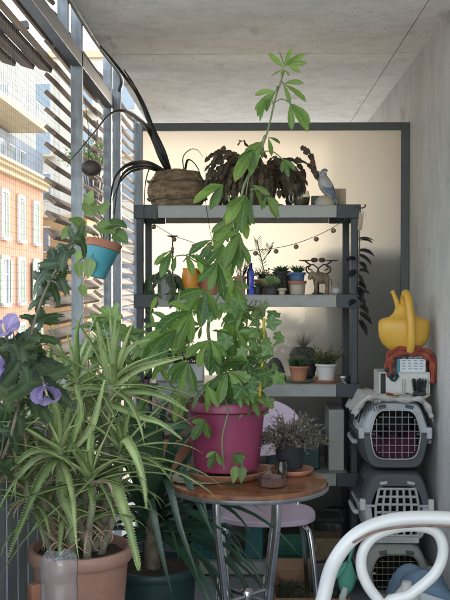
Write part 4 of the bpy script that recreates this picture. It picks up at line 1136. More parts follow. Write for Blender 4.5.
# ------------------------------------------------------------------ dark strap-leaved plant
def strap_leaf(mb, pts, W, up=(0, -.6, .8), n=5, fold=.25):
    q = spline(pts, n); m = len(q)-1; vs = []
    for i, a in enumerate(q):
        t = i/m; tg = (q[min(i+1, m)]-q[max(i-1, 0)]).normalized(); s = tg.cross(V(up)); s = s.normalized() if s.length > 1e-3 else V((1, 0, 0)); u = s.cross(tg)
        w = W*.5*min(1, .5+t*3)*max(.02, 1-t**2.4)
        vs += [a-s*w+u*w*fold, a, a+s*w+u*w*fold]
    mb.add(vs, [(i*3+k, i*3+k+1, (i+1)*3+k+1, (i+1)*3+k) for i in range(m) for k in (0, 1)])
def dark_palm():
    Y = 3.35; c = V(((153-247)/950*Y, Y, .06))
    t = thing('strap_leaf_plant', 'dark green plant with long arching strap leaves in a dark green pot beside the table', 'potted plant', c)
    pot(t, c, .13, .155, .37, M['dark_teal'], .008, .03)
    rnd = random.Random(44); lf = MB(); P = lambda x, y, dy=0: at(x, y, Y+dy)
    MB().tube([c+V((0, 0, .3)), c+V((-.01, 0, .45)), c+V((.0, 0, .56))], [.03, .026, .022], 10).build('stem', M['stem_brown'], t)
    b = c+V((0, 0, .52))
    for k in range(70):
        a = rnd.uniform(0, 6.28); e = rnd.uniform(-.1, 1.35); d = V((math.cos(a)*math.cos(e), math.sin(a)*math.cos(e)*.7, math.sin(e)))
        q = bend(b+V((0, 0, rnd.uniform(-.06, .06))), d, rnd.uniform(.35, .62), 6, rnd.uniform(.8, 2.2))
        if q[-1].x < -.69 or q[-1].y < 2.95: continue
        strap_leaf(lf, q, rnd.uniform(.018, .032), n=2)
    for pts in ([b, P(178, 470, -.2), P(195, 500, -.28), P(218, 545, -.3)], [b, P(165, 480, -.2), P(180, 530, -.26), P(200, 585, -.28)],
                [b, P(180, 510, -.2), P(205, 522, -.25), P(228, 534, -.28)], [b, P(150, 500, -.25), P(160, 550, -.3), P(172, 598, -.3)],
                [b, P(172, 460, -.1), P(186, 440, -.12), P(206, 420, -.14)], [b, P(140, 430, -.1), P(130, 405, -.1), P(132, 380, -.1)],
                [b, P(160, 440, 0), P(165, 410, 0), P(178, 384, 0)], [b, P(150, 430, -.05), P(146, 400, -.05), P(150, 372, -.05)],
                [b, P(170, 450, -.1), P(176, 425, -.1), P(170, 395, -.1)], [b, P(188, 470, -.1), P(200, 495, -.14), P(212, 540, -.16)]):
        strap_leaf(lf, pts, .029)
    lf.build('foliage', M['palm'], t, smooth=180)
    l2 = MB()
    for pts in ([b, P(135, 440, -.1), P(128, 410, -.15), P(126, 385, -.15)], [b, P(140, 440, -.1), P(142, 415, -.15), P(148, 392, -.15)], [b, P(160, 440, -.1), P(176, 428, -.15), P(196, 430, -.17)], [b, P(150, 440, -.1), P(158, 410, -.12), P(172, 398, -.12)]):
        strap_leaf(l2, pts, .05)
    l2.build('pale_foliage', M['palm_mid'], t, smooth=180)
dark_palm()
solo(MB().lathe((-.331, 3.35, 0), [(0, 0), (.17, 0), (.18, .03), (.18, .058), (.15, .058), (0, .058)], 32), 'pot_base', M['black_plastic'], 'round black base under the dark green pot of the strap-leaved plant', 'pot base')

# ------------------------------------------------------------------ hibiscus at left
def hibiscus():
    Y = 2.62; c = V((-.66, 2.45, 0))
    t = thing('hibiscus', 'dark leaved hibiscus bush with mauve flowers at the left edge', 'shrub', c)
    P = lambda x, y, dy=0: at(x, y, Y+dy); rnd = random.Random(51)
    pot(t, c, .10, .125, .26, M['terracotta'], .008, .03)
    st = MB(); lf = MB(); pt = MB()
    br = [([c+V((0, 0, .22)), P(-25, 540), P(-8, 480), P(8, 440), P(18, 400), P(26, 355), P(34, 320), P(45, 290), P(60, 262), P(76, 240)], .006),
          ([P(-8, 480), P(-10, 430), P(-2, 400), P(6, 360), P(5, 335)], .004), ([P(18, 400), P(34, 392), P(46, 385)], .003), ([P(26, 355), P(14, 340), P(10, 320)], .003),
          ([P(26, 350), P(45, 345), P(58, 352)], .002), ([P(-8, 470), P(0, 450), P(2, 425)], .003), ([P(18, 398), P(40, 400), P(30, 375)], .003)]
    for pts, r_ in br:
        q = spline(pts, 6); st.tube(q, [r_*(1-.6*i/len(q)) for i in range(len(q))], 7)
    def L_(px, py, ang, S, dy=0, dp=.5, lg=1.15):
        d = V((math.cos(R(ang)), rnd.uniform(-.5, .3), math.sin(R(ang))))
        lobed(lf, P(px, py, dy), d, S, (rnd.uniform(-1, 1), -1, rnd.uniform(-.4, 1.3)), 3, dp, .09, -.6, rnd, 42, lg)
    for a in ((62, 262, 190, .095), (56, 258, 230, .10), (48, 272, 215, .11), (44, 280, 160, .08), (58, 275, 300, .08), (42, 292, 240, .11), (50, 286, 310, .08),
              (68, 250, 160, .06), (66, 250, 250, .07), (78, 238, 60, .07), (74, 240, 120, .06), (80, 240, 300, .07), (40, 300, 200, .06), (36, 315, 330, .08),
              (33, 320, 150, .07), (38, 322, 35, .10), (30, 335, 220, .12), (28, 338, 300, .11), (18, 345, 190, .12), (24, 350, 160, .10), (10, 352, 200, .13),
              (30, 362, 350, .14), (34, 370, 320, .14), (25, 372, 290, .13), (20, 380, 260, .13), (30, 380, 230, .12), (14, 390, 240, .12), (10, 400, 280, .11),
              (40, 378, 10, .13), (38, 385, 340, .13), (28, 392, 300, .12), (5, 410, 260, .10), (14, 412, 300, .09), (2, 385, 180, .12), (6, 425, 240, .09), (8, 430, 300, .10), (0, 440, 270, .1),
              (-6, 450, 300, .09), (2, 465, 280, .08), (26, 362, 180, .12), (22, 355, 250, .13), (28, 350, 200, .11), (33, 340, 10, .11)):
        L_(a[0], a[1], a[2], a[3]*rnd.uniform(.8, 1.05)*.74, rnd.uniform(-.06, .06))
    for k in range(12):
        L_(rnd.gauss(14, 12), rnd.uniform(345, 415), rnd.uniform(0, 360), rnd.uniform(.05, .07), rnd.uniform(-.05, .12))
    def flower(px, py, ang, S, dy=-.03, droop=0):
        ax = V((math.cos(R(ang))*.8, -.6, math.sin(R(ang)))).normalized(); a = V((0, 1, 0)); u = ax.cross(a).normalized(); w_ = ax.cross(u)
        p = P(px, py, dy)
        pt = MB()
        for k in range(5):
            g = 2*PI*k/5+.3; d = ax*.75+(u*math.cos(g)+w_*math.sin(g))*.75
            leaf(pt, p, d, S, S*.95, .9, tuple(ax), prof_obov, 14, -.10, .0, .3, .035, rnd, .006)
        st.tube([p, p-ax*.03], .004, 6); fo_ = pt.build('flower', M['petal'], t, smooth=180)
        sm = MB(); sm.tube([p, p+ax*.016, p+ax*.032], [.003, .0035, .002], 8)
        for k in range(22): sm.ball(p+ax*rnd.uniform(.012, .034)+V((rnd.uniform(-1, 1), rnd.uniform(-1, 1), rnd.uniform(-1, 1)))*.004, .0013, 6)
        sm.build('stamen', M['pollen'], fo_)
    flower(4, 334, 100, .062); flower(4, 370, 170, .060); flower(43, 386, 300, .058)
    st.build('stem', M['stem_brown'], t); lf.build('foliage', M['hibiscus'], t, smooth=180)
hibiscus()
def bushy():
    Y = 3.25; c = V((-.60, Y+.05, 0)); rnd = random.Random(61)
    t = thing('leafy_shrub', 'light green leafy shrub growing behind the aloe along the railing', 'shrub', c)
    pot(t, c, .09, .11, .24, M['black_plastic'], .006, .02)
    P = lambda x, y, dy=0: at(x, y, Y+dy); st = MB(); lf = MB()
    tips = [(98, 330), (112, 318), (128, 335), (70, 365), (52, 375), (40, 400), (88, 352), (20, 420), (8, 440), (30, 450), (62, 410), (140, 350), (104, 345), (84, 385), (120, 360)]
    for (x, y) in tips:
        p = P(x, y, rnd.uniform(-.03, .08)); m_ = (c+V((0, 0, .25))+p)/2+V((rnd.uniform(-.03, .03), 0, .03)); q = spline([c+V((0, 0, .2)), m_, p], 8); st.tube(q, [.004-.0001*i for i in range(len(q))], 5)
        for k in range(15):
            i = rnd.randint(len(q)//3, len(q)-1); a = rnd.uniform(0, 360)
            if k < 6: i = len(q)-1
            d = V((math.cos(R(a)), rnd.uniform(-.6, .4), math.sin(R(a))*.7+.2))
            if rnd.random() < .6: leaf(lf, q[i], d, rnd.uniform(.06, .11), rnd.uniform(.022, .034), .9, (0, -.5, 1), prof_lance, 6, .2, rnd=rnd)
            else: lobed(lf, q[i], d, rnd.uniform(.05, .08), (0, -.8, .7), 5, .4, .07, rnd=rnd, m=30)
    st.build('stem', M['stem_green'], t); lf.build('foliage', M['fern'], t, smooth=180)
bushy()

# ------------------------------------------------------------------ hanging pot, coconut
def hanging_pot():
    Y = 3.98; b = at(95, 277, Y); rot = (R(-6), R(14), 0)
    t = thing('hanging_pot', 'turquoise glazed pot with bare terracotta rim hung tilted on the zinc post', 'hanging pot', b)
    mm = Euler(rot).to_matrix()
    MB().lathe(b, [(0, 0), (.040, 0), (.042, .003), (.068, .122), (.060, .122), (.036, .01), (0, .008)], 36, rot=rot).build('pot', M['teal_pot'], t)
    MB().lathe(b+mm@V((0, 0, .123)), [(.066, 0), (.074, .001), (.076, .03), (.074, .033), (.068, .033), (.064, .004)], 36, rot=rot).build('rim', M['terracotta'], t)
    MB().lathe(b+mm@V((0, 0, .137)), [(0, .005), (.03, .006), (.066, 0)], 20, rot=rot).build('soil', M['soil'], t)
    h = b+mm@V((-.05, 0, .13))
    MB().tube(spline([h+V((.12, -.03, -.02)), h+V((.05, .045, .10)), h+V((-.02, .09, .17)), h+V((-.03, .15, .16))], 6), .002, 6).build('wire_hook', M['cord'], t)
    rnd = random.Random(71); lf = MB(); st = MB(); s0 = b+mm@V((0, 0, .14))
    for (px, py, ang, S) in ((92, 216, 100, .085), (88, 205, 80, .06), (104, 226, 20, .10), (96, 226, 0, .08), (86, 232, 200, .06), (112, 233, -10, .08), (90, 258, 260, .075), (80, 250, 250, .05), (78, 262, 280, .06), (84, 228, 130, .07), (100, 214, 60, .06), (72, 228, 210, .06), (80, 285, 300, .05)):
        p = at(px, py, Y-rnd.uniform(.0, .06)); st.tube(spline([s0, (s0+p)/2+V((0, 0, .02)), p], 4), .0022, 5)
        d = V((math.cos(R(ang)), rnd.uniform(-.5, 0), math.sin(R(ang)))); leaf(lf, p, d, S*1.15, S*.8, .9, (0, -.8, .6), prof_ovate, 8, .15, 0, rnd.uniform(-.3, .3), .03, rnd)
    lf.build('foliage', M['fern'], t, smooth=180); st.build('stem', M['stem_green'], t)
hanging_pot()
def coconut():
    Y = 4.08; c = at(91, 168, Y)
    t = thing('coconut_shell', 'dark half coconut shell hanging on a cord beside the zinc post', 'coconut shell', c)
    MB().ball(c, .044, 20, (1, .85, .78), (0, R(8), 0)).build('shell', M['coconut'], t)
    MB().tube([c+V((-.01, 0, .03)), c+V((-.012, .005, .17)), c+V((-.03, .02, .30))], .0014, 5).build('cord', M['cord'], t)
coconut()
solo(MB().ball((-.70, 5.10, 1.06), .018, 12, (.8, .8, 1.2)), 'blue_peg', M['blue_pot'], 'small blue plastic peg clipped on the far zinc post', 'peg')

# ------------------------------------------------------------------ top shelf
Z1, Z2, Z3, Z4, Z5 = [z+.0015 for z in ZS]
def basket():
    c = V((-.352, 4.79, Z1)); t = thing('basket_planter', 'brown woven rattan basket planter with blackish arching straps on the top shelf', 'basket', c)
    prof = [(.112, 0)]
    for k in range(26):
        z = .006+k*.0066; base = .100+.050*math.sin(PI*min(1, z/.175)*.86+.2)
        prof.append((base+(.0026 if k % 2 else -.0022), z))
    prof += [(.108, .186), (.098, .184), (.095, .16), (.10, .15)]
    MB().lathe(c, prof, 48, 1, .8, wob=.012, seed=3).build('basket', M['wicker'], t, smooth=180)
    b = MB(); rnd = random.Random(3)
    for z in (.045, .135):
        q = [c+V((math.cos(2*PI*i/40)*.150, math.sin(2*PI*i/40)*.120, z+.004*math.sin(i))) for i in range(41)]
        b.tube(q, .0045, 6, False)
    b.build('band', M['stem_brown'], t)
    lp = MB()
    for g in range(5):
        a0 = -PI/2-1.2+g*.6
        q = [c+V((math.cos(a0+.3*f)*.149, math.sin(a0+.3*f)*.119, .05+.075*math.sin(PI*f))) for f in [i/8 for i in range(9)]]
        lp.tube(q, .003, 5)
    lp.build('woven_loop', M['wicker'], t)
    MB().lathe(c+V((0, 0, .165)), [(0, .004), (.095, 0)], 24, 1, .8).build('soil', M['soil'], t)
    MB().tube(spline([c+V((-.125, -.06, .12)), c+V((-.08, -.10, .165)), c+V((0, -.115, .185)), c+V((.08, -.10, .17)), c+V((.130, -.06, .125))], 6), .0045, 8).build('handle', M['wicker'], t)
    lf = MB(); P = lambda x, y, Y=4.74: at(x, y, Y)
    r0 = c+V((-.03, 0, .165))
    def strap(pts, r_, n=8):
        q = spline(pts, n); m = len(q); lf.tube(q, [r_*(1-.75*(i/m)**1.5) for i in range(m)], 8, flat=.55, up=(0, 1, 0))
    strap([r0, P(160, 150), P(148, 118), P(138, 95), P(126, 78, 4.6), P(112, 60, 4.5), P(100, 46, 4.4)], .013)
    strap([r0, P(164, 152), P(153, 128), P(144, 105), P(133, 84, 4.7), P(124, 70, 4.7)], .011)
    strap([r0, P(161, 158), P(150, 132), P(137, 118, 4.5), P(124, 111, 4.3), P(110, 114, 4.2), P(96, 130, 4.1), P(82, 147, 4.0), P(70, 160, 3.95)], .013)
    strap([r0, P(150, 164), P(136, 163, 4.6), P(124, 167, 4.5), P(114, 180, 4.4), P(110, 205, 4.35), P(109, 240, 4.3), P(106, 270, 4.3)], .013)
    strap([r0, P(152, 167), P(138, 166, 4.55), P(125, 172, 4.45), P(118, 186, 4.4), P(114, 215, 4.35), P(112, 250, 4.35)], .011)
    strap([r0, P(150, 168), P(140, 169, 4.55), P(130, 172, 4.5), P(120, 182, 4.45), P(112, 200, 4.4)], .009)
    strap([r0, P(153, 166, 4.64), P(146, 180, 4.60), P(144, 205, 4.54), P(143, 235, 4.54), P(144, 262, 4.54)], .005)
    strap([c+V((.04, -.05, .165)), P(188, 160, 4.66), P(197, 167, 4.62), P(203, 185, 4.56), P(207, 212, 4.53), P(213, 248, 4.53)], .006)
    strap([c+V((.04, -.03, .165)), P(183, 158), P(190, 150), P(197, 150), P(203, 157)], .003)
    lf.build('strap_leaf', M['strap_dark'], t, smooth=180)
basket()
def epiphyllum():
    c = V((.055, 4.80, Z1)); t = thing('christmas_cactus', 'mound of drooping purple-brown cactus in a brown pot on the top shelf', 'potted plant', c)
    pot(t, c, .075, .118, .205, M['brown_pot'], .008, .02)
    tag(MB().lathe(c+V((0, 0, -.0)), [(.10, .001), (.125, .004), (.13, .018), (.12, .018), (.09, .006)], 30).build('drip_tray', M['brown_pot'], t))
    rnd = random.Random(81); lf = MB()
    def chain(p, d, n, g, s=.030):
        p = V(p); d = V(d).normalized()
        for k in range(n):
            d = (d+V((0, 0, -g/n))+V((rnd.uniform(-1, 1), rnd.uniform(-1, 1), rnd.uniform(-1, 1)))*.12).normalized()
            leaf(lf, p, d, s*1.3*rnd.uniform(.8, 1.25), s*rnd.uniform(.6, 1.0), .15, (rnd.uniform(-.6, .6), -1, .3), prof_strap, 6, .12, .10, rnd.uniform(-.6, .6), rnd=rnd)
            p = p+d*s
    for i in range(120):
        a = rnd.uniform(0, 2*PI); e = rnd.uniform(.1, 1.4)
        d = V((math.cos(a)*math.cos(e)*1.2, math.sin(a)*math.cos(e)*.8, math.sin(e)))
        chain(c+V((math.cos(a)*.07, math.sin(a)*.06, .19)), d, rnd.randint(5, 9), rnd.uniform(2.2, 4.5), rnd.uniform(.026, .034))
    for x, y in ((226, 160), (222, 175), (216, 185), (232, 165)):
        chain(at(x, y-12, 4.68), (-.5, 0, .4), 5, 4)
    chain(at(300, 148, 4.7), (1, 0, .3), 6, 3.5, .03); chain(at(303, 152, 4.7), (1, 0, .1), 5, 4, .03)
    lf.build('foliage', M['cactus'], t, smooth=180)
    for (x, y) in ((305, 190), (313, 165), (221, 178)): MB().ball(at(x, y, 4.66), .007, 8, (.8, .8, 1.5)).build('bud', M['red_cloth'], t)
epiphyllum()
def top_things():
    c = V((.268, 4.72, Z1))
    t = thing('glass_mug', 'small tarnished glass mug with metal handle next to the bird figurine', 'mug', c)
    MB().lathe(c, [(0, 0), (.030, 0), (.034, .004), (.042, .03), (.044, .05), (.040, .072), (.038, .08), (.035, .08), (.037, .07), (.040, .05), (.030, .008), (0, .006)], 28).build('cup', M['glass_jar'], t)
    MB().lathe(c+V((0, 0, .012)), [(0, 0), (.03, 0), (.037, .02), (.038, .036), (0, .036)], 24).build('contents', M['bead'], t)
    MB().tube(spline([c+V((-.036, -.01, .072)), c+V((-.056, -.012, .07)), c+V((-.058, -.012, .035)), c+V((-.040, -.01, .018))], 5), .004, 8).build('handle', M['alu'], t)
    solo(MB().b2((.318, 4.70, Z1), (.362, 4.75, Z1+.056)), 'black_box', M['black_plastic'], 'small black box between the glass mug and the bird figurine', 'box', bevel=.003)
    solo(MB().b2((.430, 4.74, Z1), (.492, 4.78, Z1+.095)), 'wooden_block', M['wood_pale'], 'plain pale wooden block at the right end of the top shelf', 'block', bevel=.002)
    c = V((.385, 4.70, Z1))
    t = thing('bird_figurine', 'grey white porcelain bird figurine with blue wings perched on a rounded base', 'figurine', c)
    MB().lathe(c, [(0, 0), (.045, 0), (.052, .006), (.050, .03), (.036, .048), (.022, .056), (0, .058)], 24, 1, .8, wob=.04, seed=2).build('base', M['cream_pot'], t)
    q = spline([c+V((.035, .0, .045)), c+V((.018, 0, .08)), c+V((-.002, -.002, .115)), c+V((-.012, -.004, .148))], 5)
    n = len(q); b = MB(); b.tube(q, [.012+.022*math.sin(PI*min(1, (i+1)/n*.85)) for i in range(n)], 16)
    b.ball(c+V((-.014, -.006, .158)), .0215, 16, (1.05, .95, .95)); b.build('body', M['porcelain'], t, smooth=180)
    MB().tube([c+V((-.032, -.012, .158)), c+V((-.046, -.014, .152)), c+V((-.050, -.014, .143))], [.009, .006, .001], 10).build('beak', M['iron'], t)
    MB().tube(spline([c+V((-.018, -.006, .176)), c+V((-.002, -.004, .184)), c+V((.010, 0, .176))], 4), [.006]*9, 8).build('crest', M['wing_blue'], t)
    for sy in (-1, 1):
        m = MB(); leaf(m, c+V((-.006, sy*.022, .128)), (.55, sy*.25, -.8), .10, .05, .1, (.3, sy, .3), prof_ovate, 8, -.2)
        o = m.build('wing', M['wing_blue'], t, smooth=180); s = o.modifiers.new('t', 'SOLIDIFY'); s.thickness = .006
    m = MB().box(c+V((.045, .0, .045)), (.018, .028, .07), (0, R(-25), 0)); m.build('tail', M['wing_blue'], t, .004)
    for sy in (-1, 1): MB().ball(c+V((-.024, -.006+sy*.019, .162)), .003, 8).build('eye', M['black_plastic'], t)
    c = V((.33, 4.68, Z1))
top_things()

# ------------------------------------------------------------------ string of bells
def bells():
    t = thing('bell_garland', 'thin cord strung with small round brass bells across the shelf front', 'garland', (0, 4.56, 1.6))
    P = [(150, 219), (154, 224), (165, 231), (174, 236), (186, 240), (197, 244), (212, 249), (234, 251), (256, 250), (276, 248), (296, 243.5), (316, 236), (333, 227.5), (349, 217)]
    MB().tube(spline([at(x, y, 4.565) for x, y in P], 5), .0016, 5).build('cord', M['cord'], t)
    for x, y in ((153.5, 223.5), (174, 236), (194, 243), (234, 251), (255.5, 250), (276, 248), (296, 243.5), (316, 236), (333, 227.5)):
        c = at(x, y, 4.565)+V((0, 0, -.016))
        MB().ball(c, .0125, 14, (1, 1, .95)).build('bell', M['bead'], t)
bells()

# ------------------------------------------------------------------ small succulents
def tuft(mb, c, n, Ln, W, rnd, lo=.2, hi=1.3, g=.2, prof=prof_lance, fold=.3):
    for k in range(n):
        f = k/max(1, n-1); th = hi+(lo-hi)*f; ph = k*2.4+rnd.uniform(-.2, .2)
        d = V((math.sin(th)*math.cos(ph), math.sin(th)*math.sin(ph), math.cos(th)))
        leaf(mb, c, d, Ln*rnd.uniform(.8, 1.1)*(1-.2*f), W, g, (-d.y, d.x, 1.0) if abs(d.z) < .9 else (1, 0, 0), prof, 5, fold, rnd=rnd)
def small_pot(c, r0, r1, h, m, name, label, kind='tuft', leafm='succulent', n=22, Ln=.06, W=.014, seed=1, group=None, spread=1.3, rimm=None, g=.2, rimh=.012):
    c = V(c); t = thing(name, label, 'potted plant', c, group); rnd = random.Random(seed)
    pot(t, c, r0, r1, h, m, .004, rimh)
    lf = MB(); p = c+V((0, 0, h-.01))
    if kind == 'tuft': tuft(lf, p, n, Ln, W, rnd, hi=spread, g=g)
    elif kind == 'bush':
        st = MB()
        for i in range(n):
            a = rnd.uniform(0, 6.28); d = V((math.cos(a)*rnd.uniform(.1, spread), math.sin(a)*rnd.uniform(.1, spread), 1))
            q = bend(p+V((math.cos(a)*r1*.4, math.sin(a)*r1*.4, 0)), d, Ln*rnd.uniform(.5, 1.1), 6, g, rnd=rnd, jit=.5); st.tube(q, .0018, 5)
            for j in range(12):
                b = rnd.uniform(0, 6.28); leaf(lf, q[rnd.randint(1, 6)], (math.cos(b), math.sin(b), rnd.uniform(-.2, .8)), W*rnd.uniform(1.4, 2.4), W, .4, rnd=rnd, n=3)
        st.build('stem', M['stem_brown'], t)
    lf.build('foliage', M[leafm], t, smooth=180)
    return t
S2 = lambda px, Y=4.74, z=Z2: V(((px-247)/950*Y, Y, z))
def second_shelf():
    small_pot(S2(240, 4.72), .026, .033, .09, M['terracotta_pale'], 'small_cactus_plant', 'slim brown pot with upright needle-leaved succulent left of the blue bottle', 'bush', 'succulent', 16, .10, .008, 2, spread=.5)
    b = S2(250.5, 4.70); solo(MB().lathe(b, [(0, 0), (.017, 0), (.018, .004), (.018, .11), (.012, .125), (.009, .13), (.009, .15), (.0105, .152), (.0085, .155), (.007, .13)], 24), 'blue_bottle', M['blue_glass'], 'slim cobalt blue glass bottle on the second shelf', 'bottle')
    t = small_pot(S2(268, 4.80), .055, .07, .075, M['terracotta'], 'jade_plant', 'tall stemmed jade plant above a wide terracotta bowl on the second shelf', 'bush', 'succulent', 24, .075, .014, 4, spread=1.1)
    rnd = random.Random(5); st = MB(); lf = MB()
    q = spline([S2(266, 4.79)+V((0, 0, .07)), at(262, 262, 4.76), at(259, 250, 4.76), at(257, 240, 4.76)], 6); st.tube(q, .003, 6)
    q2 = spline([at(262, 262, 4.76), at(268, 253, 4.76), at(270, 246, 4.76)], 6); st.tube(q2, .0025, 6)
    for qq in (q, q2):
        for i in range(4, len(qq)):
            for s in (-1, 1):
                leaf(lf, qq[i], (s, rnd.uniform(-.5, .5), .8), .032, .014, -.3, prof=prof_obov, n=4, rnd=rnd)
    st.build('tall_stem', M['stem_green'], t); lf.build('tall_foliage', M['succulent'], t, smooth=180)
    c = S2(271, 4.66); t = thing('echeveria', 'pale green rosette succulent in a small dark pot at the front of the second shelf', 'potted plant', c)
    pot(t, c, .028, .036, .045, M['stone'], .003, .01)
    lf = MB(); rr_ = random.Random(7); tuft(lf, c+V((0, -.005, .048)), 30, .062, .026, rr_, .1, 1.45, -.4, prof_obov, .25); lf.build('foliage', M['succ_pale'], t, smooth=180)
    c = S2(258, 4.66); t = thing('tiny_succulent', 'tiny dark succulent between the blue bottle and the pale rosette', 'potted plant', c)
    pot(t, c, .020, .026, .04, M['black_plastic'], .002, .008); lf = MB(); tuft(lf, c+V((0, 0, .04)), 18, .03, .012, rr_, .1, 1.3, 0, prof_obov); lf.build('foliage', M['succulent'], t, smooth=180)
    solo(MB().b2(S2(283, 4.86)+V((-.09, -.03, 0)), S2(283, 4.86)+V((.09, .03, .10))), 'wooden_box', M['brown_pot'], 'low dark wooden box standing behind the small succulents on the second shelf', 'box', bevel=.003)
    small_pot(S2(282, 4.66), .016, .021, .032, M['cream_pot'], 'seedling_pot', 'tiny cream pot with a sprout just right of the pale rosette', 'bush', 'succulent', 8, .05, .009, 44, spread=.6)
    small_pot(S2(281, 4.80)+V((0, 0, .0)), .03, .036, .115, M['stone'], 'dark_tall_pot', 'taller dark pot with tufted leaves behind the pale rosette', 'tuft', 'succulent', 24, .06, .014, 45)
    # two stacked pots
    c = S2(297, 4.70); t = thing('cream_pot', 'cream pot with brown rim carrying the blue pot', 'pot', c)
    MB().lathe(c, [(0, 0), (.034, 0), (.037, .003), (.042, .048), (.040, .05), (.036, .046), (.03, .008), (0, .006)], 30).build('body', M['cream_pot'], t)
    MB().lathe(c+V((0, 0, .0505)), [(.040, 0), (.046, .001), (.047, .015), (.044, .017), (.038, .015), (.036, .001)], 30).build('rim', M['terracotta'], t)
    MB().lathe(c+V((0, 0, .045)), [(0, 0), (.036, 0), (.036, .005), (0, .006)], 20).build('soil', M['soil'], t)
    c2 = c+V((0, 0, .0518)); t = thing('haworthia', 'blue glazed pot with a spiky little haworthia standing in the cream pot', 'potted plant', c2)
    pot(t, c2, .033, .041, .058, M['blue_pot'], .003, .012); lf = MB(); tuft(lf, c2+V((0, 0, .052)), 34, .055, .010, rr_, .1, 1.25, -.3); lf.build('foliage', M['succulent'], t, smooth=180)
    # figurine
    c = S2(321, 4.72); t = thing('animal_figurine', 'mottled bronze four-legged animal figurine below the bird candelabra', 'figurine', c)
    b = MB(); b.tube(spline([c+V((-.040, 0, .075)), c+V((-.02, 0, .082)), c+V((.012, 0, .08)), c+V((.036, 0, .074))], 5), [.016+.014*math.sin(PI*(i+2)/18) for i in range(16)], 14)
    b.tube(spline([c+V((-.032, 0, .085)), c+V((-.044, -.005, .10)), c+V((-.052, -.008, .092)), c+V((-.060, -.01, .074))], 4), [.017, .017, .017, .016, .016, .015, .015, .014, .013, .012, .010, .009, .008], 12)
    for x in (-.028, .028):
        for y in (-.013, .013): b.tube([c+V((x, y, .075)), c+V((x+.003, y, .035)), c+V((x, y, .001))], [.013, .008, .009], 10)
    b.tube(spline([c+V((.036, 0, .078)), c+V((.05, 0, .07)), c+V((.052, 0, .045))], 4), .003, 6)
    b.build('body', M['figurine'], t, smooth=180)
    for s in (-1, 1): MB().tube(spline([c+V((-.044, s*.012, .108)), c+V((-.046, s*.025, .118)), c+V((-.048, s*.022, .128))], 3), [.004, .004, .003, .003, .002, .002, .001], 6).build('horn', M['cream_pot'], t)
    c = S2(318, 4.80); t = thing('candelabra', 'rusty wrought iron candelabra with curved arms and flat plates behind the animal figurine', 'candle holder', c)
    MB().lathe(c, [(0, 0), (.035, 0), (.03, .006), (.006, .01), (.005, .13), (0, .132)], 16).build('stem', M['iron'], t)
    for s in (-1, 1):
        MB().tube(spline([c+V((0, 0, .115)), c+V((s*.025, -.01, .10)), c+V((s*.055, -.015, .11)), c+V((s*.060, -.015, .135)), c+V((s*.040, -.01, .145)), c+V((s*.065, -.015, .165))], 6), .0042, 8).build('arm', M['iron'], t)
        MB().lathe(c+V((s*.068, -.015, .165)), [(0, 0), (.010, 0), (.030, .004), (.030, .007), (0, .006)], 20).build('candle_plate', M['iron'], t)
        MB().tube(spline([c+V((0, 0, .13)), c+V((s*.03, -.01, .15)), c+V((s*.05, -.01, .13)), c+V((s*.03, -.01, .12))], 6), .0035, 8).build('scroll', M['iron'], t)
    MB().ball(c+V((-.02, -.012, .172)), .014, 12, (1.3, .8, .9)).build('finial', M['iron'], t); MB().ball(c+V((.018, -.012, .172)), .014, 12, (1.3, .8, .9)).build('finial', M['iron'], t)
    solo(MB().ball(S2(336, 4.66)+V((0, 0, .018)), .022, 12, (1, .8, .82)), 'pebble', M['porcelain'], 'grey pebble at the right end of the second shelf', 'pebble')
    # left end
    c = S2(172.5, 4.66); t = thing('candle_stand', 'tall thin iron stand with a flat plate on the second shelf', 'candle stand', c)
    MB().lathe(c, [(0, 0), (.04, 0), (.038, .006), (.006, .012), (.004, .05), (.004, .20), (.008, .21), (.004, .22), (.003, .275), (.006, .28), (.028, .286), (.029, .289), (0, .288)], 20).build('stand', M['iron'], t)
    MB().ball(c+V((0, 0, .225)), .009, 10).build('knob', M['terracotta'], t)
    c = S2(190, 4.68); t = thing('orange_vase', 'bright orange glazed vase half hidden by the climber leaves', 'vase', c)
    MB().lathe(c, [(0, 0), (.030, 0), (.036, .006), (.042, .06), (.040, .10), (.036, .115), (.038, .13), (.034, .13), (.032, .115), (.034, .02), (0, .01)], 30).build('vase', M['orange'], t)
    small_pot(S2(209, 4.74), .050, .068, .125, M['terracotta'], 'terracotta_plant', 'terracotta pot with small leaves behind the climber, right of the orange vase', 'bush', 'succulent', 14, .06, .012, 9)
    c = S2(166, 4.68); t = thing('trailing_plant', 'dark trailing plant in a grey pot at the left end of the second shelf', 'potted plant', c)
    pot(t, c, .04, .05, .10, M['porcelain'], .004, .014); lf = MB(); st = MB(); rnd = random.Random(12)
    for i in range(26):
        a = rnd.uniform(PI*.8, PI*2.2); q = bend(c+V((0, 0, .09)), (math.cos(a), math.sin(a)*.6, rnd.uniform(.2, .9)), rnd.uniform(.14, .26), 9, rnd.uniform(3, 6)); st.tube(q, .0018, 4)
        for j in range(2, 10):
            leaf(lf, q[j], (rnd.uniform(-1, 1), rnd.uniform(-1, .2), -.8), .04, .016, .3, (0, -1, .3), n=4, rnd=rnd)
    lf.build('foliage', M['succulent'], t, smooth=180); st.build('stem', M['stem_brown'], t)
second_shelf()

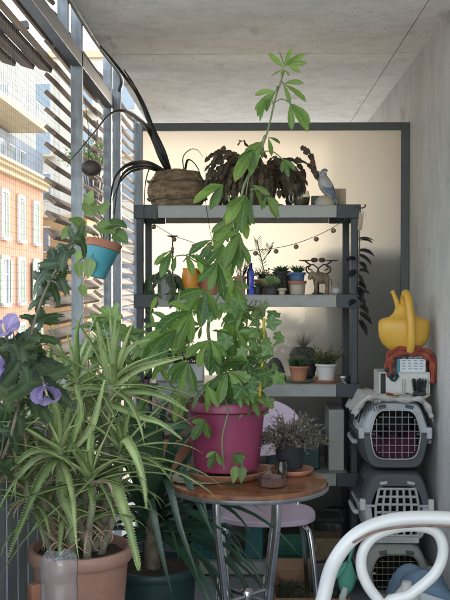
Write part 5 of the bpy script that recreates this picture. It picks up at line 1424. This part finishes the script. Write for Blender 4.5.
def third_shelf():
    S3 = lambda px, Y=4.74: V(((px-247)/950*Y, Y, Z3))
    small_pot(S3(299, 4.67)+V((0, 0, .009)), .036, .047, .072, M['terracotta'], 'clumping_succulent', 'dark green clumping succulent in a terracotta pot on the third shelf', 'tuft', 'succulent', 60, .075, .016, 14, spread=1.25, g=-.1)
    saucer(S3(299, 4.67), .062, M['stem_green'], 'dull green saucer under the small terracotta pot', .008)
    small_pot(S3(326, 4.68)+V((0, 0, .009)), .040, .052, .082, M['white_pot'], 'white_potted_plant', 'pale feathery green plant in a white pot on the third shelf', 'bush', 'fern', 46, .10, .013, 15, spread=1.1)
    saucer(S3(326, 4.68), .066, M['terracotta'], 'terracotta saucer under the white pot', .015)
    c = S3(303, 4.90); t = thing('spiky_plant', 'round dark stone pot sprouting stiff thin spikes at the back of the third shelf', 'potted plant', c)
    MB().lathe(c, [(0, 0), (.05, 0), (.062, .01), (.072, .06), (.070, .12), (.055, .15), (.045, .155), (.04, .14), (0, .14)], 30, wob=.01).build('pot', M['stone'], t)
    lf = MB(); rnd = random.Random(16)
    for i in range(60):
        a = rnd.uniform(0, 6.28); e = rnd.uniform(.1, .95); d = V((math.cos(a)*e, math.sin(a)*e, 1)); leaf(lf, c+V((0, 0, .145)), d, rnd.uniform(.07, .12), .0045, .1, (1, .3, 0), prof_lance, 4, .3, rnd=rnd)
    lf.build('foliage', M['grey_plant'], t, smooth=180)
    m = MB().lathe(S3(275, 4.72), [(0, 0), (.062, 0), (.058, .03), (.046, .07), (.032, .10), (.014, .115), (0, .118)], 18, wob=.10, seed=5)
    solo(m, 'lava_rock', M['stone'], 'dark craggy cone of lava stone on the third shelf', 'rock')
    c = S3(343, 4.62); t = thing('small_jar', 'little glass jar with a pale lid at the right end of the third shelf', 'jar', c)
    MB().lathe(c, [(0, 0), (.014, 0), (.015, .003), (.015, .022), (.012, .026)], 16).build('jar', M['glass_jar'], t); MB().lathe(c+V((0, 0, .0265)), [(0, 0), (.013, 0), (.013, .009), (0, .01)], 16).build('lid', M['white_pot'], t)
    # left: trough
    c = S3(180, 4.72); t = thing('herb_trough', 'low grey trough of small leaved herbs at the left of the third shelf', 'planter', c)
    MB().b2(c+V((-.12, -.05, 0)), c+V((.12, .05, .09))).build('trough', M['porcelain'], t, .008); MB().b2(c+V((-.112, -.042, .0901)), c+V((.112, .042, .093))).build('soil', M['soil'], t)
    lf = MB(); st = MB(); rnd = random.Random(18)
    for i in range(80):
        p = c+V((rnd.uniform(-.11, .11), rnd.uniform(-.04, .04), .09)); q = bend(p, (rnd.uniform(-.7, .7), rnd.uniform(-.8, .4), 1), rnd.uniform(.05, .14), 5, 1.2); st.tube(q, .0012, 4)
        for j in range(9): leaf(lf, q[rnd.randint(1, 5)], (rnd.uniform(-1, 1), rnd.uniform(-1, .4), rnd.uniform(-.3, .8)), rnd.uniform(.014, .026), .013, .4, n=3, rnd=rnd)
    lf.build('foliage', M['succulent'], t, smooth=180); st.build('stem', M['stem_brown'], t)
third_shelf()

def lower_shelves():
    S4 = lambda px, Y=4.74: V(((px-247)/950*Y, Y, Z4))
    c = S4(176, 4.72); t = thing('geranium', 'pink flowering geranium in a low pot at the left of the fourth shelf', 'potted plant', c); rnd = random.Random(19)
    pot(t, c, .07, .09, .15, M['terracotta'], .006, .02); lf = MB(); fl = MB(); st = MB()
    for i in range(30):
        a = rnd.uniform(0, 6.28); q = bend(c+V((0, 0, .14)), (math.cos(a)*.6, math.sin(a)*.5, 1), rnd.uniform(.08, .20), 5, .6); st.tube(q, .002, 5); lobed(lf, q[-1], (math.cos(a), math.sin(a)-.5, .2), rnd.uniform(.04, .06), (0, -.6, 1), 5, .2, .05, rnd=rnd, m=24)
    fls = []
    for (x, y) in ((184, 402), (181, 407), (187, 406), (146, 383), (141, 388)):
        p = at(x, y, 4.62); fl = MB(); fls.append(fl)
        for k in range(7):
            a = k*.9; leaf(fl, p, (math.cos(a), -.6, math.sin(a)), .022, .018, .1, (0, -1, 0), prof_obov, 4, rnd=rnd)
        st.tube([c+V((0, 0, .15)), p], .002, 5)
    lf.build('foliage', M['succulent'], t, smooth=180); [f.build('flower', M['pink_petal'], t, smooth=180) for f in fls]; st.build('stem', M['stem_green'], t)
    def crate(px0, px1, z0, h, Y, D, m, name, label, lip=True, group=None):
        x0, x1 = (px0-247)/950*Y, (px1-247)/950*Y
        t = thing(name, label, 'crate', ((x0+x1)/2, Y, z0), group)
        b = MB(); w_ = .004
        b.b2((x0, Y, z0), (x1, Y+D, z0+w_)); b.b2((x0, Y, z0+w_), (x1, Y+w_, z0+h)); b.b2((x0, Y+D-w_, z0+w_), (x1, Y+D, z0+h)); b.b2((x0, Y+w_, z0+w_), (x0+w_, Y+D-w_, z0+h)); b.b2((x1-w_, Y+w_, z0+w_), (x1, Y+D-w_, z0+h))
        b.build('tub', m, t)
        if lip:
            for zz in (h-.012, h*.55, h*.2):
                l_ = MB().b2((x0-.004, Y-.005, z0+zz), (x1+.004, Y-.0005, z0+zz+.010)); l_.build('ridge', m, t, .002)
        k = 5
        for i in range(k):
            x = x0+(x1-x0)*(i+.5)/k
            MB().b2((x-.004, Y-.004, z0+.004), (x+.004, Y-.0006, z0+h*.5)).build('rib', m, t, .001)
        MB().b2((x0+.006, Y+.006, z0+h-.02), (x1-.006, Y+D-.006, z0+h-.016)).build('contents', M['soil'], t)
    crate(191, 228, Z5, .24, 4.62, .3, M['teal_crate'], 'tall_crate', 'tall dark teal plastic crate on the bottom shelf, left of the green one')
    crate(268, 322, Z5, .125, 4.62, .3, M['green_crate'], 'low_crate', 'low green plastic crate on the bottom shelf behind the chair legs')
    crate(152, 188, Z5, .20, 4.62, .3, M['carrier_dark'], 'slate_crate', 'slate grey crate at the left end of the bottom shelf')
    solo(MB().b2((-.01, 4.63, Z5), (.08, 4.85, Z5+.22)), 'storage_box', M['teal_crate'], 'upright dark teal storage box in the middle of the bottom shelf', 'box', bevel=.006)
    c = S4(340, 4.64)
    solo(MB().b2((.40, 4.64, Z4), (.475, 4.9, Z4+.30)), 'file_box', M['carrier_beige'], 'narrow beige upright file box at the right end of the fourth shelf', 'box', bevel=.004)
    solo(MB().b2((-.22, 4.66, Z4), (.03, 4.92, Z4+.22)), 'black_case', M['carrier_dark'], 'slate plastic case on the fourth shelf behind the magenta pot', 'case', bevel=.01)
    solo(MB().b2((.10, 4.66, Z4), (.36, 4.92, Z4+.17)), 'grey_case', M['dark_teal'], 'dark green storage case on the fourth shelf behind the lilac backrest', 'case', bevel=.01)
    solo(MB().lathe((.44, 4.68, Z5), [(0, 0), (.05, 0), (.055, .005), (.06, .22), (.05, .24), (0, .24)], 24), 'black_can', M['black_plastic'], 'black plastic canister at the right end of the bottom shelf', 'canister')
lower_shelves()

# ------------------------------------------------------------------ hanging things at the right post
def black_plant():
    t = thing('trailing_black_plant', 'blackish purple trailing plant hanging down the right post of the shelf', 'plant', (.545, 4.60, 1.6)); rnd = random.Random(22); lf = MB(); st = MB()
    q = spline([at(357, 216, 4.58), at(359, 240, 4.56), at(358, 275, 4.56), at(359, 305, 4.56), at(360, 324, 4.56)], 8); st.tube(q, .003, 6)
    for (x, y, a, l_) in ((357, 240, 20, .075), (357, 250, 5, .08), (357, 254, -15, .075), (358, 262, -25, .05), (356, 258, 170, .05), (358, 270, 10, .05), (357, 274, -50, .055), (356, 282, -10, .05), (358, 292, 20, .05), (357, 296, -35, .055), (358, 305, -15, .06), (358, 312, -20, .075), (358, 318, -50, .08), (356, 300, 190, .04), (356, 270, 200, .05), (357, 286, -60, .06)):
        for k in range(2):
            d = V((math.cos(R(a)), rnd.uniform(-.7, .1), math.sin(R(a)))); leaf(lf, at(x, y+k*1.5, 4.56), d, l_*1.15, .036, .9, (0, -.3, 1), prof_lance, 7, .3, rnd=rnd)
    st.build('stem', M['stem_brown'], t); lf.build('foliage', M['black_leaf'], t, smooth=180)
black_plant()
def keys():
    c = at(359, 208, 4.57); t = thing('hook_tools', 'wooden tag and pale ring dangling from a hook at the shelf corner', 'hook', c)
    MB().tube(spline([c+V((-.02, 0, .005)), c+V((.01, -.005, -.002)), c+V((.025, -.006, .004)), c+V((.026, -.006, .016))], 4), .0035, 8).build('hook', M['iron'], t)
    MB().box(c+V((.004, -.008, -.065)), (.022, .006, .085), (0, R(6), 0)).build('tag', M['wood_pale'], t, .002)
    MB().tube(spline([c+V((.012, -.01, -.01)), c+V((.028, -.01, -.028)), c+V((.026, -.01, -.055)), c+V((.016, -.01, -.04)), c+V((.012, -.01, -.01))], 4), .0025, 6).build('ring', M['white_plastic'], t)
keys()

# ------------------------------------------------------------------ low right clutter
def clutter():
    # cardboard tray with soil
    x0, x1, y0, y1 = .12, .44, 4.05, 4.36
    t = thing('cardboard_box', 'open brown cardboard box of dark plant scraps on the floor', 'box', ((x0+x1)/2, y0, 0))
    b = MB(); b.b2((x0, y0, 0), (x1, y1, .004)); b.b2((x0, y0, .004), (x1, y0+.004, .075)); b.b2((x0, y1-.004, .004), (x1, y1, .10)); b.b2((x0, y0+.004, .004), (x0+.004, y1-.004, .085)); b.b2((x1-.004, y0+.004, .004), (x1, y1-.004, .085)); b.build('carton', M['cardboard'], t)
    MB().box((x0-.025, (y0+y1)/2, .10), (.004, .28, .07), (0, R(35), 0)).build('flap', M['white_plastic'], t)
    MB().box(((x0+x1)/2, y1+.02, .12), (.30, .004, .06), (R(-30), 0, 0)).build('flap', M['cardboard'], t)
    s = MB(); rnd = random.Random(30)
    for i in range(160): leaf(s, (rnd.uniform(x0+.02, x1-.02), rnd.uniform(y0+.02, y1-.02), rnd.uniform(.03, .07)), (rnd.uniform(-1, 1), rnd.uniform(-1, 1), rnd.uniform(-.2, .7)), rnd.uniform(.03, .06), .016, .4, n=3, rnd=rnd)
    s.build('plant_scraps', M['palm'], t, smooth=180)
    # clear tub
    x0, x1, Y = (313-247)/950*4.35, (343-247)/950*4.35, 4.35
    t = thing('clear_tub', 'cloudy clear plastic tub of yellowish contents stacked beside the carriers', 'tub', (.36, Y, .13))
    o = MB().b2((x0, Y, .14), (x1, Y+.18, .33)).build('tub', M['clear_box'], t, .012)
    MB().b2((x0-.006, Y-.006, .3305), (x1+.006, Y+.186, .345)).build('lid', M['clear_box'], t, .004)
    MB().b2((x0+.01, Y+.01, .15), (x1-.01, Y+.17, .25)).build('contents', M['bead'], t)
    solo(MB().b2((x0-.01, Y-.005, 0), (x1+.01, Y+.2, .138)), 'stacking_box', M['carrier_dark'], 'dark plastic box on the floor under the clear tub', 'box', bevel=.008)
    # mint green trowel pair
    t = thing('green_scoop', 'mint green plastic garden scoop with a long handle leaning beside the carriers', 'scoop', at(345, 600, 4.02))
    MB().tube(spline([at(356, 534, 4.02), at(353, 548, 4.02), at(349, 562, 4.02)], 5), [.007]*11, 10).build('handle', M['green_tool'], t)
    m = MB(); leaf(m, at(351, 560, 4.02), (-.15, 0, -1), .16, .075, 0, (0, -1, 0), prof_obov, 10, -.35); leaf(m, at(348, 562, 4.015), (-.9, 0, -1), .12, .03, .2, (0, -1, 0), prof_lance, 8, .2)
    o = m.build('blade', M['green_tool'], t, smooth=180); q = o.modifiers.new('t', 'SOLIDIFY'); q.thickness = .003
    solo(MB().tube([at(346, 588, 4.0), at(343, 598, 4.0), at(343, 610, 4.0)], [.012, .016, .014], 12), 'white_tube', M['white_plastic'], 'small white plastic tube below the green scoop', 'tube')
    # blue bag and white item in the low right corner
    m = MB(); rnd = random.Random(33); n = 22; vs = []
    for j in range(n+1):
        for i in range(n+1):
            u, v = i/n, j/n; x = .58+.26*u; y = 3.62+.42*v; e = min(u, 1-u, v, 1-v)*4
            vs.append(V((x, y, .02+.23*min(1, e)**.35+.012*math.sin(u*11+v*5)+.01*math.sin(v*17)-.0)))
    m.add(vs, [(j*(n+1)+i, j*(n+1)+i+1, (j+1)*(n+1)+i+1, (j+1)*(n+1)+i) for j in range(n) for i in range(n)])
    solo(m, 'blue_bag', M['blue_cloth'], 'slumped dusty blue fabric bag in the lower right corner', 'bag', smooth=180)
    t = thing('white_bucket', 'white plastic jug with a curved handle in front of the bottom carrier', 'jug', (.60, 3.60, .1))
    MB().lathe((.60, 3.56, .02), [(0, 0), (.05, 0), (.055, .01), (.058, .20), (.045, .24), (.020, .27), (.018, .285), (0, .286)], 24, 1, .8).build('jug', M['white_plastic'], t, smooth=60)
    MB().tube(spline([(.565, 3.55, .24), (.53, 3.55, .25), (.515, 3.55, .18), (.545, 3.55, .12)], 5), .008, 10).build('handle', M['white_plastic'], t)
    MB().box((.70, 3.56, .19), (.13, .005, .16), (R(-60), R(20), R(10))).build('label_sheet', M['paper'], t)
clutter()
